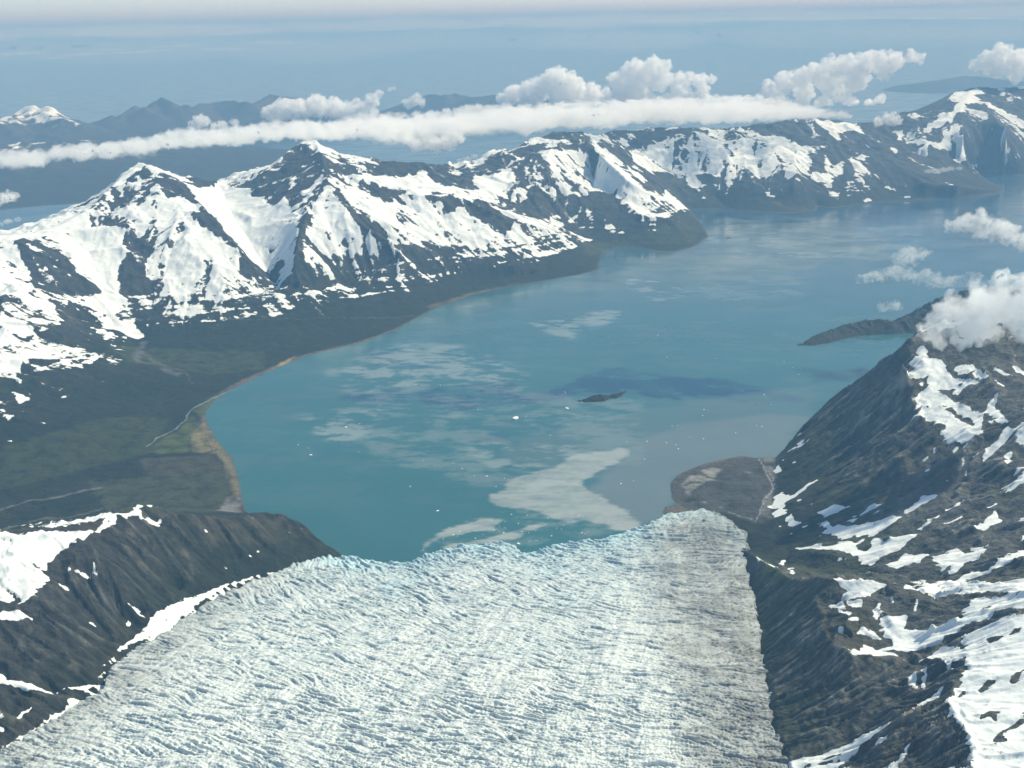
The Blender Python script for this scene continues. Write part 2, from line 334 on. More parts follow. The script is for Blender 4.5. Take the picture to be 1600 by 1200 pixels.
# bare rock (r) and snow (s) outlines traced from the photograph, later ones lie over earlier ones
PAINT = [
 ('A','r',1,[(130,770),(280,760),(420,830),(540,900),(640,1010),(860,1200),(230,1200),(250,980),(170,940),(160,850)]),
 ('A','s',1,[(480,660),(560,610),(650,560),(740,540),(740,650),(900,630),(920,680),(1050,670),(1000,780),(1000,880),(960,1000),(940,1100),(990,1130),(980,1200),(860,1200),(760,1090),(640,970),(570,860),(520,790),(420,720),(280,740),(200,730)]),
 ('A','r',.8,[(930,310),(1050,250),(1200,160),(1400,280),(1480,380),(1350,420),(1300,280),(1200,460),(1080,480),(960,500),(860,480),(800,520),(780,500),(880,380)]),
 ('A','s',1,[(940,300),(1050,230),(1120,170),(1200,140),(1100,220),(1040,270),(1010,420),(970,340)]),
 ('A','s',.6,[(1130,240),(1170,230),(1180,330),(1140,350)]), ('A','s',.6,[(880,370),(900,330),(940,400),(960,480),(900,450)]),
 ('A','s',1,[(1140,100),(1200,130),(1280,165),(1360,230),(1300,220),(1210,150)]),
 ('A','s',.9,[(950,520),(1100,500),(1200,460),(1300,300),(1400,420),(1440,400),(1490,480),(1450,600),(1440,680),(1310,800),(1200,740),(1160,720),(1250,620),(1180,580),(1100,560),(960,545)]),
 ('A','r',1,[(740,560),(940,550),(1150,580),(1060,680),(920,650),(740,650)]),
 ('A','r',1,[(1050,690),(1170,740),(1280,790),(1310,850),(1230,920),(1210,1080),(1290,1200),(1000,1200),(990,1000),(1060,860),(1010,760)]),
 ('A','s',.9,[(1320,845),(1250,900),(1210,1010),(1225,1090),(1275,1050),(1300,960),(1330,880)]),
 ('A','s',.9,[(1440,780),(1370,860),(1300,980),(1290,1040),(1380,1040),(1470,960),(1490,880)]),
 ('A','s',.8,[(1480,650),(1420,720),(1490,800),(1500,900),(1450,980),(1400,1060),(1380,1200),(1600,1200),(1600,680)]),
 ('A','r',1,[(1390,740),(1440,750),(1450,860),(1420,870)]),
 ('A','s',1,[(190,790),(330,850),(490,930),(420,920),(300,870)]), ('A','s',.9,[(370,980),(390,1010),(365,1015)]), ('A','s',.9,[(460,980),(490,1000),(470,1015)]), ('A','s',.9,[(570,1050),(600,1075),(575,1085)]), ('A','s',.9,[(630,1010),(750,1090),(740,1100),(640,1040)]), ('A','s',.9,[(240,1110),(300,1160),(270,1150)]), ('A','s',.9,[(280,1070),(370,1160),(340,1150)]),
 ('A','s',.9,[(0,730),(150,750),(100,800),(170,900),(180,1000),(240,1000),(220,1120),(0,1120)]),
 ('A','r',1,[(1210,150),(1360,240),(1500,320),(1600,430),(1600,360),(1430,250),(1370,235)]),
 ('B','r',1,[(0,400),(180,450),(200,490),(0,490)]), ('B','r',.8,[(300,465),(470,465),(460,500),(330,505)]), ('B','s',.8,[(210,480),(250,445),(300,480),(270,510)]),
 ('B','s',1,[(0,500),(200,500),(330,510),(460,500),(500,570),(600,590),(640,650),(740,600),(790,560),(780,650),(760,830),(880,850),(860,1000),(850,1160),(800,1200),(600,1180),(480,1060),(330,900),(200,740),(60,610)]),
 ('B','r',1,[(0,540),(60,620),(200,760),(330,920),(430,1050),(560,1200),(380,1200),(400,1100),(250,900),(140,850),(50,720),(0,640)]),
 ('B','s',.7,[(0,620),(60,650),(40,680),(0,660)]), ('B','s',.8,[(0,800),(160,880),(380,1020),(440,1080),(380,1100),(200,1010),(0,870)]),
 ('B','s',.9,[(0,960),(200,1010),(360,1120),(380,1200),(0,1200)]),
 ('B','r',.9,[(690,1130),(740,1110),(790,1140),(700,1170)]), ('B','r',.9,[(610,980),(640,985),(700,1040),(660,1030)]),
 ('B','r',.85,[(960,110),(830,190),(700,280),(600,390),(470,460),(490,560),(600,560),(640,650),(780,580),(800,640),(900,620),(950,640),(1000,580),(1100,440),(1150,350),(1200,250),(1100,180)]),
 ('B','s',.8,[(620,360),(640,340),(760,310),(700,350)]), ('B','s',.7,[(790,640),(820,450),(860,400),(830,520),(800,600)]), ('B','s',.8,[(1100,330),(970,500),(900,620),(940,630),(1010,520),(1090,420)]),
 ('B','r',1,[(1130,450),(1000,580),(960,700),(900,800),(870,900),(850,1100),(920,1130),(910,900),(980,780),(1010,640),(1100,510)]),
 ('B','s',.95,[(1130,480),(1020,620),(1000,700),(1060,800),(920,880),(930,1100),(1020,1150),(1100,1060),(1300,1040),(1450,1020),(1520,920),(1480,850),(1350,780),(1250,640)]),
 ('B','s',1,[(960,110),(1050,110),(1140,180),(1260,290),(1220,310),(1110,230),(1040,190),(970,180)]),
 ('B','r',.9,[(1150,190),(1260,250),(1340,380),(1200,370),(1140,280),(1260,300)]),
 ('B','s',.95,[(1200,380),(1370,430),(1350,540),(1480,520),(1560,590),(1600,600),(1600,820),(1430,760),(1280,570)]),
 ('B','r',1,[(1370,450),(1420,400),(1560,470),(1600,500),(1600,590),(1450,520)]),
 ('B','s',.9,[(1420,400),(1480,400),(1600,480),(1540,470),(1460,470)]),
 ('B','r',1,[(1150,470),(1260,570),(1430,740),(1540,810),(1600,830),(1600,900),(1540,920),(1400,820),(1290,690),(1200,570)]),
 ('B','r',.55,[(1050,1110),(1350,1050),(1600,1080),(1600,1200),(1000,1200)]),
 ('C','r',1,[(-60,80),(450,80),(520,180),(640,230),(840,250),(850,400),(680,380),(560,390),(430,250),(330,260),(200,310),(0,280)]),
 ('C','s',1,[(0,290),(130,290),(270,330),(330,280),(390,330),(380,430),(260,410),(100,370)]), ('C','s',1,[(450,250),(540,350),(650,380),(640,410),(520,440),(420,450),(410,350)]),
 ('C','s',.9,[(620,255),(780,262),(720,288)]), ('C','s',.8,[(680,370),(760,400),(840,390),(840,480),(760,450)]),
 ('C','r',1,[(0,350),(160,400),(260,410),(430,470),(600,440),(690,430),(760,500),(860,520),(960,540),(1090,600),(1240,660),(1150,740),(1040,680),(900,640),(800,590),(760,500),(700,560),(640,590),(580,500),(540,500),(430,480),(350,500),(250,440),(170,500),(90,490),(0,460)]),
 ('C','s',1,[(0,470),(150,520),(200,480),(210,550),(180,640),(120,690),(20,690),(0,650)]),
 ('C','s',.98,[(440,470),(560,510),(640,600),(780,560),(900,660),(980,720),(1040,760),(1120,840),(1160,900),(1050,920),(850,890),(730,850),(600,810),(400,880),(280,840),(200,780),(200,670),(330,560),(230,560),(420,640),(380,560)]),
 ('C','r',1,[(210,470),(300,520),(400,630),(300,580),(210,520)]),
 ('C','s',1,[(230,430),(300,480),(440,600),(560,660),(480,640),(330,540)]), ('C','s',1,[(370,480),(440,470),(560,640),(440,590)]),
 ('C','s',.9,[(690,430),(840,490),(820,505),(700,460)]),
 ('C','s',1,[(850,320),(960,260),(1050,260),(1150,240),(1160,330),(1080,430),(1000,440),(930,380)]), ('C','s',.9,[(890,440),(980,430),(1060,470),(950,470)]),
 ('C','r',.9,[(870,240),(1000,140),(1100,60),(1200,90),(1300,0),(1600,0),(1600,80),(1340,90),(1510,200),(1500,360),(1600,440),(1600,720),(1400,640),(1240,600),(1050,560),(1100,400),(1180,330),(1160,230),(1000,290)]),
 ('C','s',.7,[(1090,540),(1110,400),(1150,360),(1130,460),(1110,540)]), ('C','s',.7,[(1170,600),(1180,440),(1230,380),(1250,430),(1200,500)]), ('C','s',.6,[(1240,580),(1260,420),(1340,350),(1280,480)]),('C','s',.5,[(1330,100),(1500,70),(1520,200),(1400,110)]),
 ('C','s',.6,[(1160,700),(1240,660),(1400,700),(1600,770),(1600,840),(1400,850),(1230,860),(1170,780)]), ('C','s',1,[(1040,555),(1160,600),(1400,690),(1580,760),(1400,710),(1200,640)]),
 ('C','r',.62,[(0,1010),(200,890),(400,890),(720,900),(1160,950),(1600,880),(1600,1200),(0,1200)]),
 ('C','s',.8,[(80,1050),(200,1010),(300,985),(260,1050),(150,1045)]), ('C','s',.8,[(690,940),(780,920),(1000,925),(1160,905),(1140,950),(860,990)]), ('C','s',.7,[(1050,1020),(1140,990),(1110,1040)]), ('C','s',.6,[(330,1110),(410,1105),(400,1115)]),('C','s',.8,[(860,1060),(895,1090),(880,1090)]),('C','s',.7,[(1330,950),(1420,920),(1600,930),(1400,980)]),
 ('D','r',.9,[(0,40),(280,60),(280,160),(380,300),(380,350),(250,290),(0,280)]),
 ('D','s',.98,[(0,290),(250,290),(400,380),(480,470),(600,560),(720,620),(780,650),(750,700),(600,660),(470,620),(340,640),(220,680),(180,640),(0,650)]),
 ('D','r',1,[(450,460),(500,420),(590,540),(540,520)]), ('D','r',.8,[(80,460),(150,470),(100,490)]), ('D','r',.7,[(260,360),(380,340),(420,420)]),
 ('D','r',1,[(420,230),(620,240),(700,430),(830,500),(980,640),(1130,770),(960,660),(760,600),(600,410),(520,330)]),
 ('D','s',1,[(340,240),(480,300),(600,400),(520,410),(620,480),(740,610),(650,590),(560,470),(420,340)]), ('D','s',1,[(620,410),(700,460),(800,540),(760,550),(680,490)]),
 ('D','r',1,[(280,60),(1250,20),(1190,150),(1140,240),(1040,240),(980,180),(850,240),(700,280)]),
 ('D','s',.95,[(690,290),(900,230),(1100,180),(1190,150),(1350,210),(1540,270),(1560,430),(1540,560),(1420,600),(1300,600),(1180,590),(1130,480),(1000,430),(900,450),(820,490),(690,430)]),
 ('D','r',1,[(1040,230),(1140,150),(1190,150),(1150,250),(1080,250)]), ('D','s',.8,[(990,130),(1040,90),(1150,110),(1140,140)]), ('D','s',.7,[(570,210),(700,130),(710,180),(600,280)]),
 ('D','r',1,[(1190,490),(1330,500),(1420,520),(1420,570),(1290,570),(1220,540)]),
 ('D','r',1,[(320,650),(460,620),(600,700),(700,850),(800,910),(1000,1000),(700,1000),(450,880),(300,800)]),
 ('D','s',.85,[(600,690),(700,720),(880,800),(860,860),(780,890),(700,830)]), ('D','s',.7,[(790,650),(980,710),(1000,760),(930,830),(800,740)]),
 ('D','r',1,[(1000,500),(1130,560),(1180,620),(1420,640),(1430,780),(1150,770),(980,640),(880,540),(830,500),(940,460)]),
 ('D','s',1,[(950,610),(990,660),(1140,770),(1100,790),(1000,740),(950,670)]),
 ('D','r',.9,[(0,660),(180,650),(320,700),(420,900),(600,1000),(400,1060),(100,950),(100,840)]),
 ('D','s',.8,[(0,820),(90,850),(100,930),(0,930)]), ('D','s',.7,[(100,930),(210,830),(190,880)]), ('D','s',.7,[(440,860),(500,930),(470,940)]), ('D','s',.7,[(520,1020),(600,950),(610,970)]), ('D','s',.7,[(250,1040),(470,1035),(470,1050)]), ('D','s',.7,[(290,780),(340,800),(350,880),(330,880)]),
 ('D','r',1,[(1130,780),(1300,790),(1300,1000),(1000,1150),(300,1200),(200,1050),(480,1060),(900,900)]),
 ('D','s',.9,[(1440,770),(1520,730),(1500,770),(1600,740),(1600,800),(1450,785)]),
 ('E','r',1,[(0,60),(1000,40),(1350,200),(1300,330),(950,440),(1000,560),(900,700),(1300,820),(1000,850),(740,880),(730,940),(0,930),(0,720),(640,560),(760,360),(560,340),(450,290),(250,240)]),
 ('E','s',.75,[(0,370),(80,320),(200,360),(290,400),(450,300),(520,360),(540,500),(540,640),(640,670),(530,620),(480,610),(330,560),(240,500),(100,480),(60,560),(30,680),(0,700)]),
 ('E','s',.9,[(90,580),(170,620),(250,710),(180,690)]), ('E','s',.9,[(290,740),(400,760),(450,800),(300,780)]), ('E','s',.7,[(560,360),(620,380),(660,560),(650,640),(560,600),(580,460)]),
 ('E','s',.9,[(680,580),(800,590),(790,420),(860,530),(950,490),(900,620),(850,600),(860,690),(790,720),(780,660),(670,640)]), ('E','s',.9,[(720,370),(770,350),(780,380),(680,400)]),
 ('E','s',.9,[(810,740),(930,750),(910,820),(840,820)]), ('E','s',.9,[(960,790),(1010,750),(1010,810)]), ('E','s',.9,[(1090,825),(1130,790),(1180,790),(1270,825)]), ('E','s',.8,[(740,730),(780,750),(740,755)]),
 ('E','s',.6,[(700,130),(820,160),(1060,170),(1090,240),(900,250),(910,320),(820,260)]),
 ('F','r',1,[(0,450),(250,320),(600,230),(700,130),(930,80),(1280,50),(1280,900),(1100,1080),(600,1130),(0,1150)]),
 ('F','s',1,[(650,300),(720,235),(790,235),(930,185),(900,250),(850,330),(790,330),(760,390),(720,400),(690,450),(560,510),(440,550),(500,490),(690,390),(730,310)]),
 ('F','s',1,[(290,650),(450,620),(560,660),(620,620),(600,540),(640,560),(660,690),(560,720),(500,670),(380,670)]), ('F','s',1,[(680,500),(740,500),(770,690),(790,700),(770,800),(680,800),(740,720)]),
 ('F','s',.9,[(1000,560),(1130,650),(1080,640)]), ('F','s',.9,[(1010,650),(1140,690),(1280,750),(1260,780),(1120,780)]), ('F','s',.7,[(960,320),(1100,390),(1280,480),(1270,600),(1200,530),(1050,440)]),
 ('F','s',.8,[(160,560),(280,560),(240,660),(230,600)]), ('F','s',.8,[(310,550),(370,610),(320,600)]), ('F','s',.8,[(160,700),(220,700),(210,750)]), ('F','s',.7,[(380,530),(430,580),(400,570)]), ('F','s',.6,[(800,370),(960,400),(980,460),(900,430)]),
 ('F','s',.9,[(40,900),(80,930),(110,980),(70,970)]), ('F','s',.9,[(130,970),(200,1020),(240,1100),(200,1060),(120,1030)]), ('F','s',.9,[(230,1095),(480,1110),(440,1120),(240,1110)]), ('F','s',.8,[(400,1040),(430,1060),(400,1060)]),
 # left hillside
 ('L','r',1,[(0,560),(250,550),(450,480),(440,440),(380,425),(200,380),(300,300),(240,200),(330,260),(500,420),(900,620),(600,1200),(0,1200)]),
 ('L','s',.55,[(0,100),(100,110),(230,180),(240,290),(290,300),(200,360),(0,370)]), ('L','s',.7,[(0,400),(100,395),(380,430),(440,470),(430,510),(250,540),(130,560),(0,530)]), ('L','s',.9,[(40,620),(90,640),(140,670),(90,690)]), ('L','s',.9,[(0,500),(110,585),(60,590),(0,560)]), ('L','s',.7,[(0,715),(60,740),(60,770),(0,760)]), ('L','s',.8,[(0,825),(60,860),(0,890),(50,855)]),
 ('L','s',1,[(330,0),(560,0),(540,80),(550,170),(530,280),(620,350),(670,390),(620,370),(490,310),(430,200),(500,200),(430,100)]), ('L','s',.95,[(410,325),(510,360),(515,385),(480,370)]),
 ('L','s',.35,[(700,200),(780,80),(1100,80),(1280,160),(1200,220),(950,230),(850,340),(760,240)]), ('L','s',.7,[(540,280),(640,190),(660,230),(580,320)]),
 # near left headland
 ('J','r',1,[(0,80),(260,80),(480,40),(640,0),(1000,-10),(1300,0),(1600,210),(1390,245),(900,400),(450,800),(0,1110)]),
 ('J','s',.8,[(0,100),(100,100),(260,90),(390,90),(470,60),(560,10),(640,0),(670,15),(560,45),(420,90),(300,160),(240,240),(230,310),(190,350),(150,390),(110,430),(60,410),(0,410)]),
 ('J','s',.9,[(650,40),(750,30),(740,65),(690,50)]), ('J','s',.9,[(935,95),(970,90),(975,105)]), ('J','s',.9,[(1040,235),(1070,260),(1050,250)]), ('J','s',.9,[(1160,203),(1182,205),(1178,216)]),
 ('J','s',1,[(0,470),(120,465),(160,490),(80,510),(0,510)]), ('J','s',1,[(270,350),(310,345),(335,370)]), ('J','s',1,[(310,265),(430,290),(440,250),(470,320),(370,290)]), ('J','s',1,[(465,320),(490,330),(620,430),(700,495),(680,500),(560,410)]),
 ('J','s',1,[(450,800),(480,710),(560,640),(680,560),(700,490),(800,440),(900,400),(1040,340),(1150,310),(1290,270),(1390,245),(1300,275),(1100,345),(920,440),(780,560),(620,620),(520,690),(460,810)]),
 ('J','s',1,[(400,515),(430,510),(520,590),(420,530)]), ('J','s',1,[(580,545),(600,500),(630,515)]), ('J','s',.6,[(500,630),(540,660),(530,665)]), ('J','s',1,[(0,750),(40,770),(130,800),(260,840),(330,820),(450,805),(490,850),(440,825),(330,840),(250,860),(130,825),(0,800)]),
 ('J','s',.9,[(0,1105),(200,990),(470,855),(440,880),(200,1015),(0,1125)]), ('J','s',.9,[(80,970),(100,940),(150,910),(150,930)]), ('J','s',.9,[(320,890),(370,880),(350,905)]),('J','s',.7,[(180,930),(230,900),(210,935)]),('J','s',.7,[(0,995),(30,1010),(0,1020)]),
 # right mountain
 ('K','r',1,[(470,920),(620,740),(900,510),(1090,375),(1600,300),(1600,1200),(440,1200),(420,1040)]), ('G','r',1,[(300,0),(1600,0),(1600,1200),(560,1200),(0,700),(380,300)]), ('H','r',1,[(0,0),(1273,0),(1273,1200),(0,1200)]),
 ('K','s',1,[(1040,550),(1130,510),(1090,490),(1130,410),(1170,470),(1220,480),(1240,540),(1280,570),(1400,590),(1330,610),(1290,650),(1220,640),(1300,690),(1400,740),(1410,820),(1340,850),(1240,865),(1210,830),(1230,800),(1110,730),(1130,690),(1090,660),(1120,640),(1180,600),(1110,610),(1150,560)]),
 ('K','s',1,[(1420,720),(1470,640),(1470,700),(1540,780),(1450,750)]), ('K','s',.9,[(1465,520),(1560,570),(1500,550)]), ('K','s',.8,[(1290,510),(1350,500),(1450,580),(1300,560)]), ('K','s',.8,[(1060,745),(1120,680),(1090,730)]), ('K','s',.8,[(1500,490),(1600,550),(1590,530)]), ('K','s',.8,[(1460,560),(1520,605),(1480,590)]), ('K','s',.8,[(1430,760),(1460,760),(1450,780)]),
 ('K','r',1,[(1200,615),(1280,625),(1260,655),(1210,640)]), ('K','r',1,[(1150,590),(1080,600),(1060,570),(1140,565)]), ('K','r',1,[(1210,690),(1260,700),(1300,740),(1370,770),(1360,790),(1280,750)]), ('K','r',.9,[(1290,830),(1330,820),(1310,845)]), ('K','r',.8,[(1120,690),(1180,700),(1150,710)]), ('K','r',.8,[(1130,570),(1180,545),(1150,575)]), ('K','r',.7,[(1300,600),(1330,590),(1310,610)]),
 ('G','s',1,[(480,140),(690,20),(560,110)]), ('G','s',1,[(520,90),(640,30),(600,75)]), ('G','s',1,[(370,320),(440,290),(400,240),(380,280)]), ('G','s',.9,[(425,215),(465,195),(460,212)]), ('G','s',.9,[(495,240),(550,215),(545,232)]), ('G','s',.9,[(550,10),(600,-10),(590,5)]),
 ('G','s',1,[(340,550),(410,480),(480,490),(530,490),(700,375),(730,380),(560,510),(430,610),(490,610),(470,650),(360,690),(380,620)]),
 ('G','s',1,[(470,690),(520,650),(560,710),(620,730),(540,760),(520,780)]), ('G','s',1,[(590,760),(670,740),(610,770)]), ('G','s',1,[(400,760),(440,755),(430,775)]), ('G','s',1,[(500,825),(525,810),(520,840)]), ('G','s',.9,[(545,555),(615,530),(610,545)]), ('G','s',.9,[(1020,490),(1075,460),(1060,490)]),
 ('G','s',1,[(710,650),(830,590),(910,565),(1000,600),(900,640),(770,700),(800,670)]), ('G','s',1,[(1110,630),(1200,570),(1280,570),(1130,635)]), ('G','s',.9,[(945,715),(1080,665),(1030,720)]),
 ('G','s',1,[(720,745),(820,710),(850,760),(950,750),(1080,740),(1430,660),(1390,720),(1220,830),(1110,820),(940,870),(870,840),(830,820),(750,840),(800,780)]),
 ('G','s',1,[(560,940),(640,935),(900,915),(960,900),(1150,855),(1050,930),(1100,960),(1200,920),(1190,870),(1240,850),(1310,890),(1370,850),(1590,810),(1440,920),(1420,960),(1270,1010),(1150,1100),(1090,1070),(1080,1010),(950,960),(730,950)]),
 ('G','s',1,[(1290,1080),(1450,1000),(1600,980),(1600,1050),(1400,1110)]), ('G','s',1,[(1480,620),(1600,530),(1600,570)]), ('G','s',.8,[(400,1070),(480,1020),(450,1090)]), ('G','s',.9,[(500,1150),(530,1130),(530,1160)]), ('G','s',.9,[(1550,790),(1600,760),(1600,780)]),
 ('H','s',1,[(0,830),(330,705),(270,780),(130,860),(60,850),(0,880)]), ('H','s',1,[(0,1000),(110,960),(160,880),(220,910),(480,845),(340,960),(200,1020),(80,1100),(30,1080)]),
 ('H','s',1,[(380,670),(520,550),(620,550),(430,660)]), ('H','s',1,[(440,820),(820,580),(830,595),(490,800)]), ('H','s',1,[(660,780),(800,700),(820,710),(710,780)]), ('H','s',1,[(910,820),(990,740),(1050,660),(1070,740),(1120,750),(980,810)]), ('H','s',.9,[(980,665),(1090,590),(1080,610)]), ('H','s',1,[(1120,530),(1180,460),(1273,400),(1273,440),(1150,520)]),
 ('H','s',1,[(590,1020),(750,960),(830,1000),(1010,925),(950,1000),(920,1060),(810,1080),(790,1130),(740,1140),(710,1080),(650,1120),(610,1070)]), ('H','s',1,[(210,1090),(370,1020),(540,990),(550,1020),(290,1110)]),
 ('H','s',1,[(750,1200),(850,1130),(960,1130),(1140,1020),(1180,1030),(1273,970),(1273,1010),(1100,1080),(950,1160),(800,1200)]),
 ('H','s',.9,[(490,310),(530,250),(540,260)]), ('H','s',.9,[(570,240),(590,185),(600,230)]), ('H','s',.9,[(730,230),(760,170),(780,180)]), ('H','s',.9,[(810,190),(830,150),(840,180)]), ('H','s',.9,[(850,300),(950,210),(900,280)]), ('H','s',.9,[(960,325),(1000,180),(1040,150),(1060,100),(1120,50),(1170,40),(1190,80),(1273,0),(1273,20),(1100,200),(1060,240)]), ('H','s',.9,[(1130,270),(1170,210),(1180,310),(1140,340)]), ('H','s',.9,[(1205,380),(1250,320),(1240,370)]), ('H','s',.9,[(800,440),(850,360),(820,440)]), ('H','s',.9,[(1240,920),(1273,840),(1273,890)]), ('H','s',.9,[(660,460),(695,430),(690,450)]), ('H','s',.9,[(520,370),(550,360),(540,375)]), ('H','s',.9,[(1050,80),(1130,45),(1080,75)]), ('H','s',.9,[(1195,170),(1240,90),(1273,80),(1273,170)]), ('H','s',1,[(650,100),(900,110),(980,100),(680,160)]),
 # near right rib
 ('I','r',1,[(280,170),(530,320),(690,310),(970,330),(1200,410),(1600,360),(1600,1185),(400,1185),(400,900),(300,400)]),
 ('I','s',1,[(720,310),(850,320),(970,335),(890,375),(800,400),(740,395),(790,360)]), ('I','s',.9,[(690,420),(770,430),(780,450),(700,440)]), ('I','s',.9,[(720,455),(800,470),(790,480)]), ('I','s',1,[(780,500),(830,480),(840,500)]), ('I','s',1,[(820,570),(850,530),(900,550),(945,590),(880,570)]), ('I','s',1,[(790,420),(850,405),(850,440),(820,450)]), ('I','s',.9,[(740,525),(770,530),(760,540)]),
 ('I','s',1,[(800,640),(840,610),(940,640),(1000,640),(1080,640),(1180,600),(1290,550),(1390,520),(1500,460),(1600,450),(1600,360),(1520,370),(1480,400),(1380,400),(1320,460),(1290,520),(1180,560),(1050,530),(1060,480),(940,480),(930,430),(940,400),(900,450),(900,490),(960,560),(990,620),(900,630),(1040,670),(820,655)]),
 ('I','s',.9,[(1090,440),(1100,400),(1110,430),(1100,465)]), ('I','s',.7,[(980,390),(1000,400),(995,420)]),
 ('I','s',1,[(1390,520),(1600,470),(1600,1185),(1360,1185),(1340,1010),(1260,940),(1250,870),(1300,800),(1340,720),(1330,620),(1310,600)]),
 ('I','s',.9,[(1110,710),(1200,640),(1300,620),(1330,660),(1250,730),(1200,680),(1150,690)]), ('I','s',.8,[(1060,790),(1100,750),(1110,820)]), ('I','s',.8,[(1120,740),(1150,740),(1140,830)]),
 ('I','s',.75,[(500,1155),(560,1145),(680,1115),(860,1045),(960,1000),(1180,830),(1240,780),(1200,840),(1000,980),(880,1070),(720,1200),(560,1230),(500,1200)]), ('I','s',.9,[(980,1185),(1040,1090),(1080,1070),(1010,1185)]), ('I','s',.9,[(910,1080),(990,1020),(950,1080)]),
 ('I','r',1,[(1380,820),(1430,780),(1490,765),(1410,830)]), ('I','r',1,[(1540,790),(1540,760),(1600,720),(1600,740),(1560,790)]), ('I','r',1,[(1290,860),(1300,840),(1330,810),(1330,840)]), ('I','r',1,[(1390,960),(1400,940),(1440,920),(1490,920),(1460,970),(1440,940)]), ('I','r',1,[(1450,1050),(1580,950),(1600,900),(1600,960),(1470,1090)]), ('I','r',1,[(1400,460),(1480,435),(1420,468)]), ('I','r',1,[(1530,570),(1550,540),(1590,530),(1590,550)]), ('I','r',.9,[(1380,640),(1460,625),(1400,640)]), ('I','r',.9,[(1430,580),(1500,570),(1450,610)]), ('I','r',1,[(1040,650),(1200,590),(1290,545),(1340,520),(1500,480),(1340,560),(1300,620),(1200,620)]),
]
# ground colours that belong to the place: outwash gravel, tidal flats, grass, beach
TAN = (.18, .155, .08); GRAVEL = (.17, .165, .16); GRASS = (.066, .084, .024); SILT = (.24, .24, .22); SAND = (.34, .26, .12); DARKG = (.058, .058, .058); BROWN = (.062, .055, .034); SCRUB = (.045, .05, .026)
TINT = [
 ('Q', DARKG, 1, [(280,380),(550,240),(950,150),(1110,150),(1350,130),(1300,500),(1290,740),(1130,800),(850,700),(440,640),(300,560)]),
 ('Q', SILT, 1, [(390,430),(480,330),(570,320),(750,370),(630,375),(590,410),(500,470),(470,520),(440,490),(450,450)]), ('Q', SILT, 1, [(590,270),(690,245),(790,270),(730,310),(740,340),(690,345),(610,310)]), ('Q', SILT, .9, [(560,565),(630,580),(630,600)]), ('Q', SILT, .9, [(480,555),(520,590),(500,590)]), ('Q', SILT, .9, [(990,280),(1070,295),(1060,305)]), ('Q', SILT, .7, [(760,620),(800,630),(780,640)]),
 ('Q', DARKG, 1, [(400,420),(480,380),(590,380),(580,400),(480,410),(440,440)]),
 ('Q', GRAVEL, .8, [(1140,160),(1200,200),(1300,430),(1300,460),(1200,520),(1160,700),(1260,740),(1280,500),(1300,300),(1270,250),(1200,180)]), ('Q', GRAVEL, .9, [(1190,160),(1310,130),(1300,180),(1190,210)]),
 ('L', TAN, .9, [(890,830),(960,770),(1030,880),(1060,920),(1000,930),(900,920)]), ('L', GRASS, 1, [(690,910),(760,850),(830,820),(900,740),(940,790),(890,840),(890,920),(740,930)]), ('L', GRASS, .9, [(890,720),(1000,650),(1130,610),(990,710),(950,760)]), ('L', TAN, .7, [(1000,900),(1080,950),(1120,1040),(1130,1150),(1090,1130),(1080,1020)]),
 ('L', GRAVEL, .9, [(1040,1120),(1120,1120),(1135,1200),(1020,1200)]), ('L', SAND, 1, [(1255,535),(1340,485),(1400,465),(1350,500),(1290,530)]), ('L', TAN, .7, [(1150,595),(1250,540),(1470,455),(1590,425),(1590,435),(1420,480),(1270,545),(1190,590)]),
 ('L', GRASS, .45, [(500,420),(900,440),(1250,450),(1240,530),(1000,560),(800,530),(600,500)]), ('L', GRASS, .35, [(0,900),(500,750),(800,760),(700,930),(400,1000),(0,1100)]), ('L', BROWN, .8, [(640,950),(1000,930),(1090,1040),(1050,1110),(700,1040)]), ('L', SCRUB, 1, [(400,1060),(1060,1000),(1090,1100),(1020,1200),(500,1200)]),
 ('L', GRAVEL, .45, [(760,520),(860,550),(840,570),(740,530)]), ('L', GRAVEL, .5, [(620,470),(650,400),(690,400),(660,490),(760,510),(640,500)]),
 ('M', TAN, .6, [(400,240),(600,175),(880,115),(860,125),(640,180),(430,245)]), ('D', TAN, .7, [(440,1110),(520,1090),(680,1085),(560,1100),(430,1150),(410,1200)]), ('D', GRASS, .35, [(200,1050),(480,1060),(700,1000),(1000,880),(1250,950),(1200,1080),(700,1080),(300,1180)]), ('E', BROWN, .8, [(330,830),(450,790),(600,860),(720,910),(500,900)]), ('F', TAN, .6, [(480,1120),(700,1115),(960,1090),(720,1130)]),
 ('I', GRASS, .9, [(380,220),(430,230),(530,320),(470,330),(390,300)]), ('I', BROWN, .7, [(660,570),(680,420),(830,400),(980,610),(800,640)]), ('I', BROWN, .6, [(660,1150),(860,1040),(880,1060),(720,1180)]), ('I', GRAVEL, .35, [(300,190),(380,220),(370,300),(310,260)]), ('I', GRAVEL, .5, [(430,200),(520,270),(500,300)]),
 ('K', BROWN, .5, [(1040,550),(1100,480),(1180,620),(1080,640)]), ('H', GRAVEL, .3, [(0,640),(560,520),(900,560),(700,850),(400,820)]), ('G', SCRUB, 1, [(480,1000),(800,960),(1080,1010),(1120,1120),(500,1150)]),
 ('J', BROWN, .5, [(900,20),(1300,30),(1500,110),(1200,150),(950,150)]), ('J', GRAVEL, .3, [(460,340),(560,420),(560,540),(480,480)]),
]
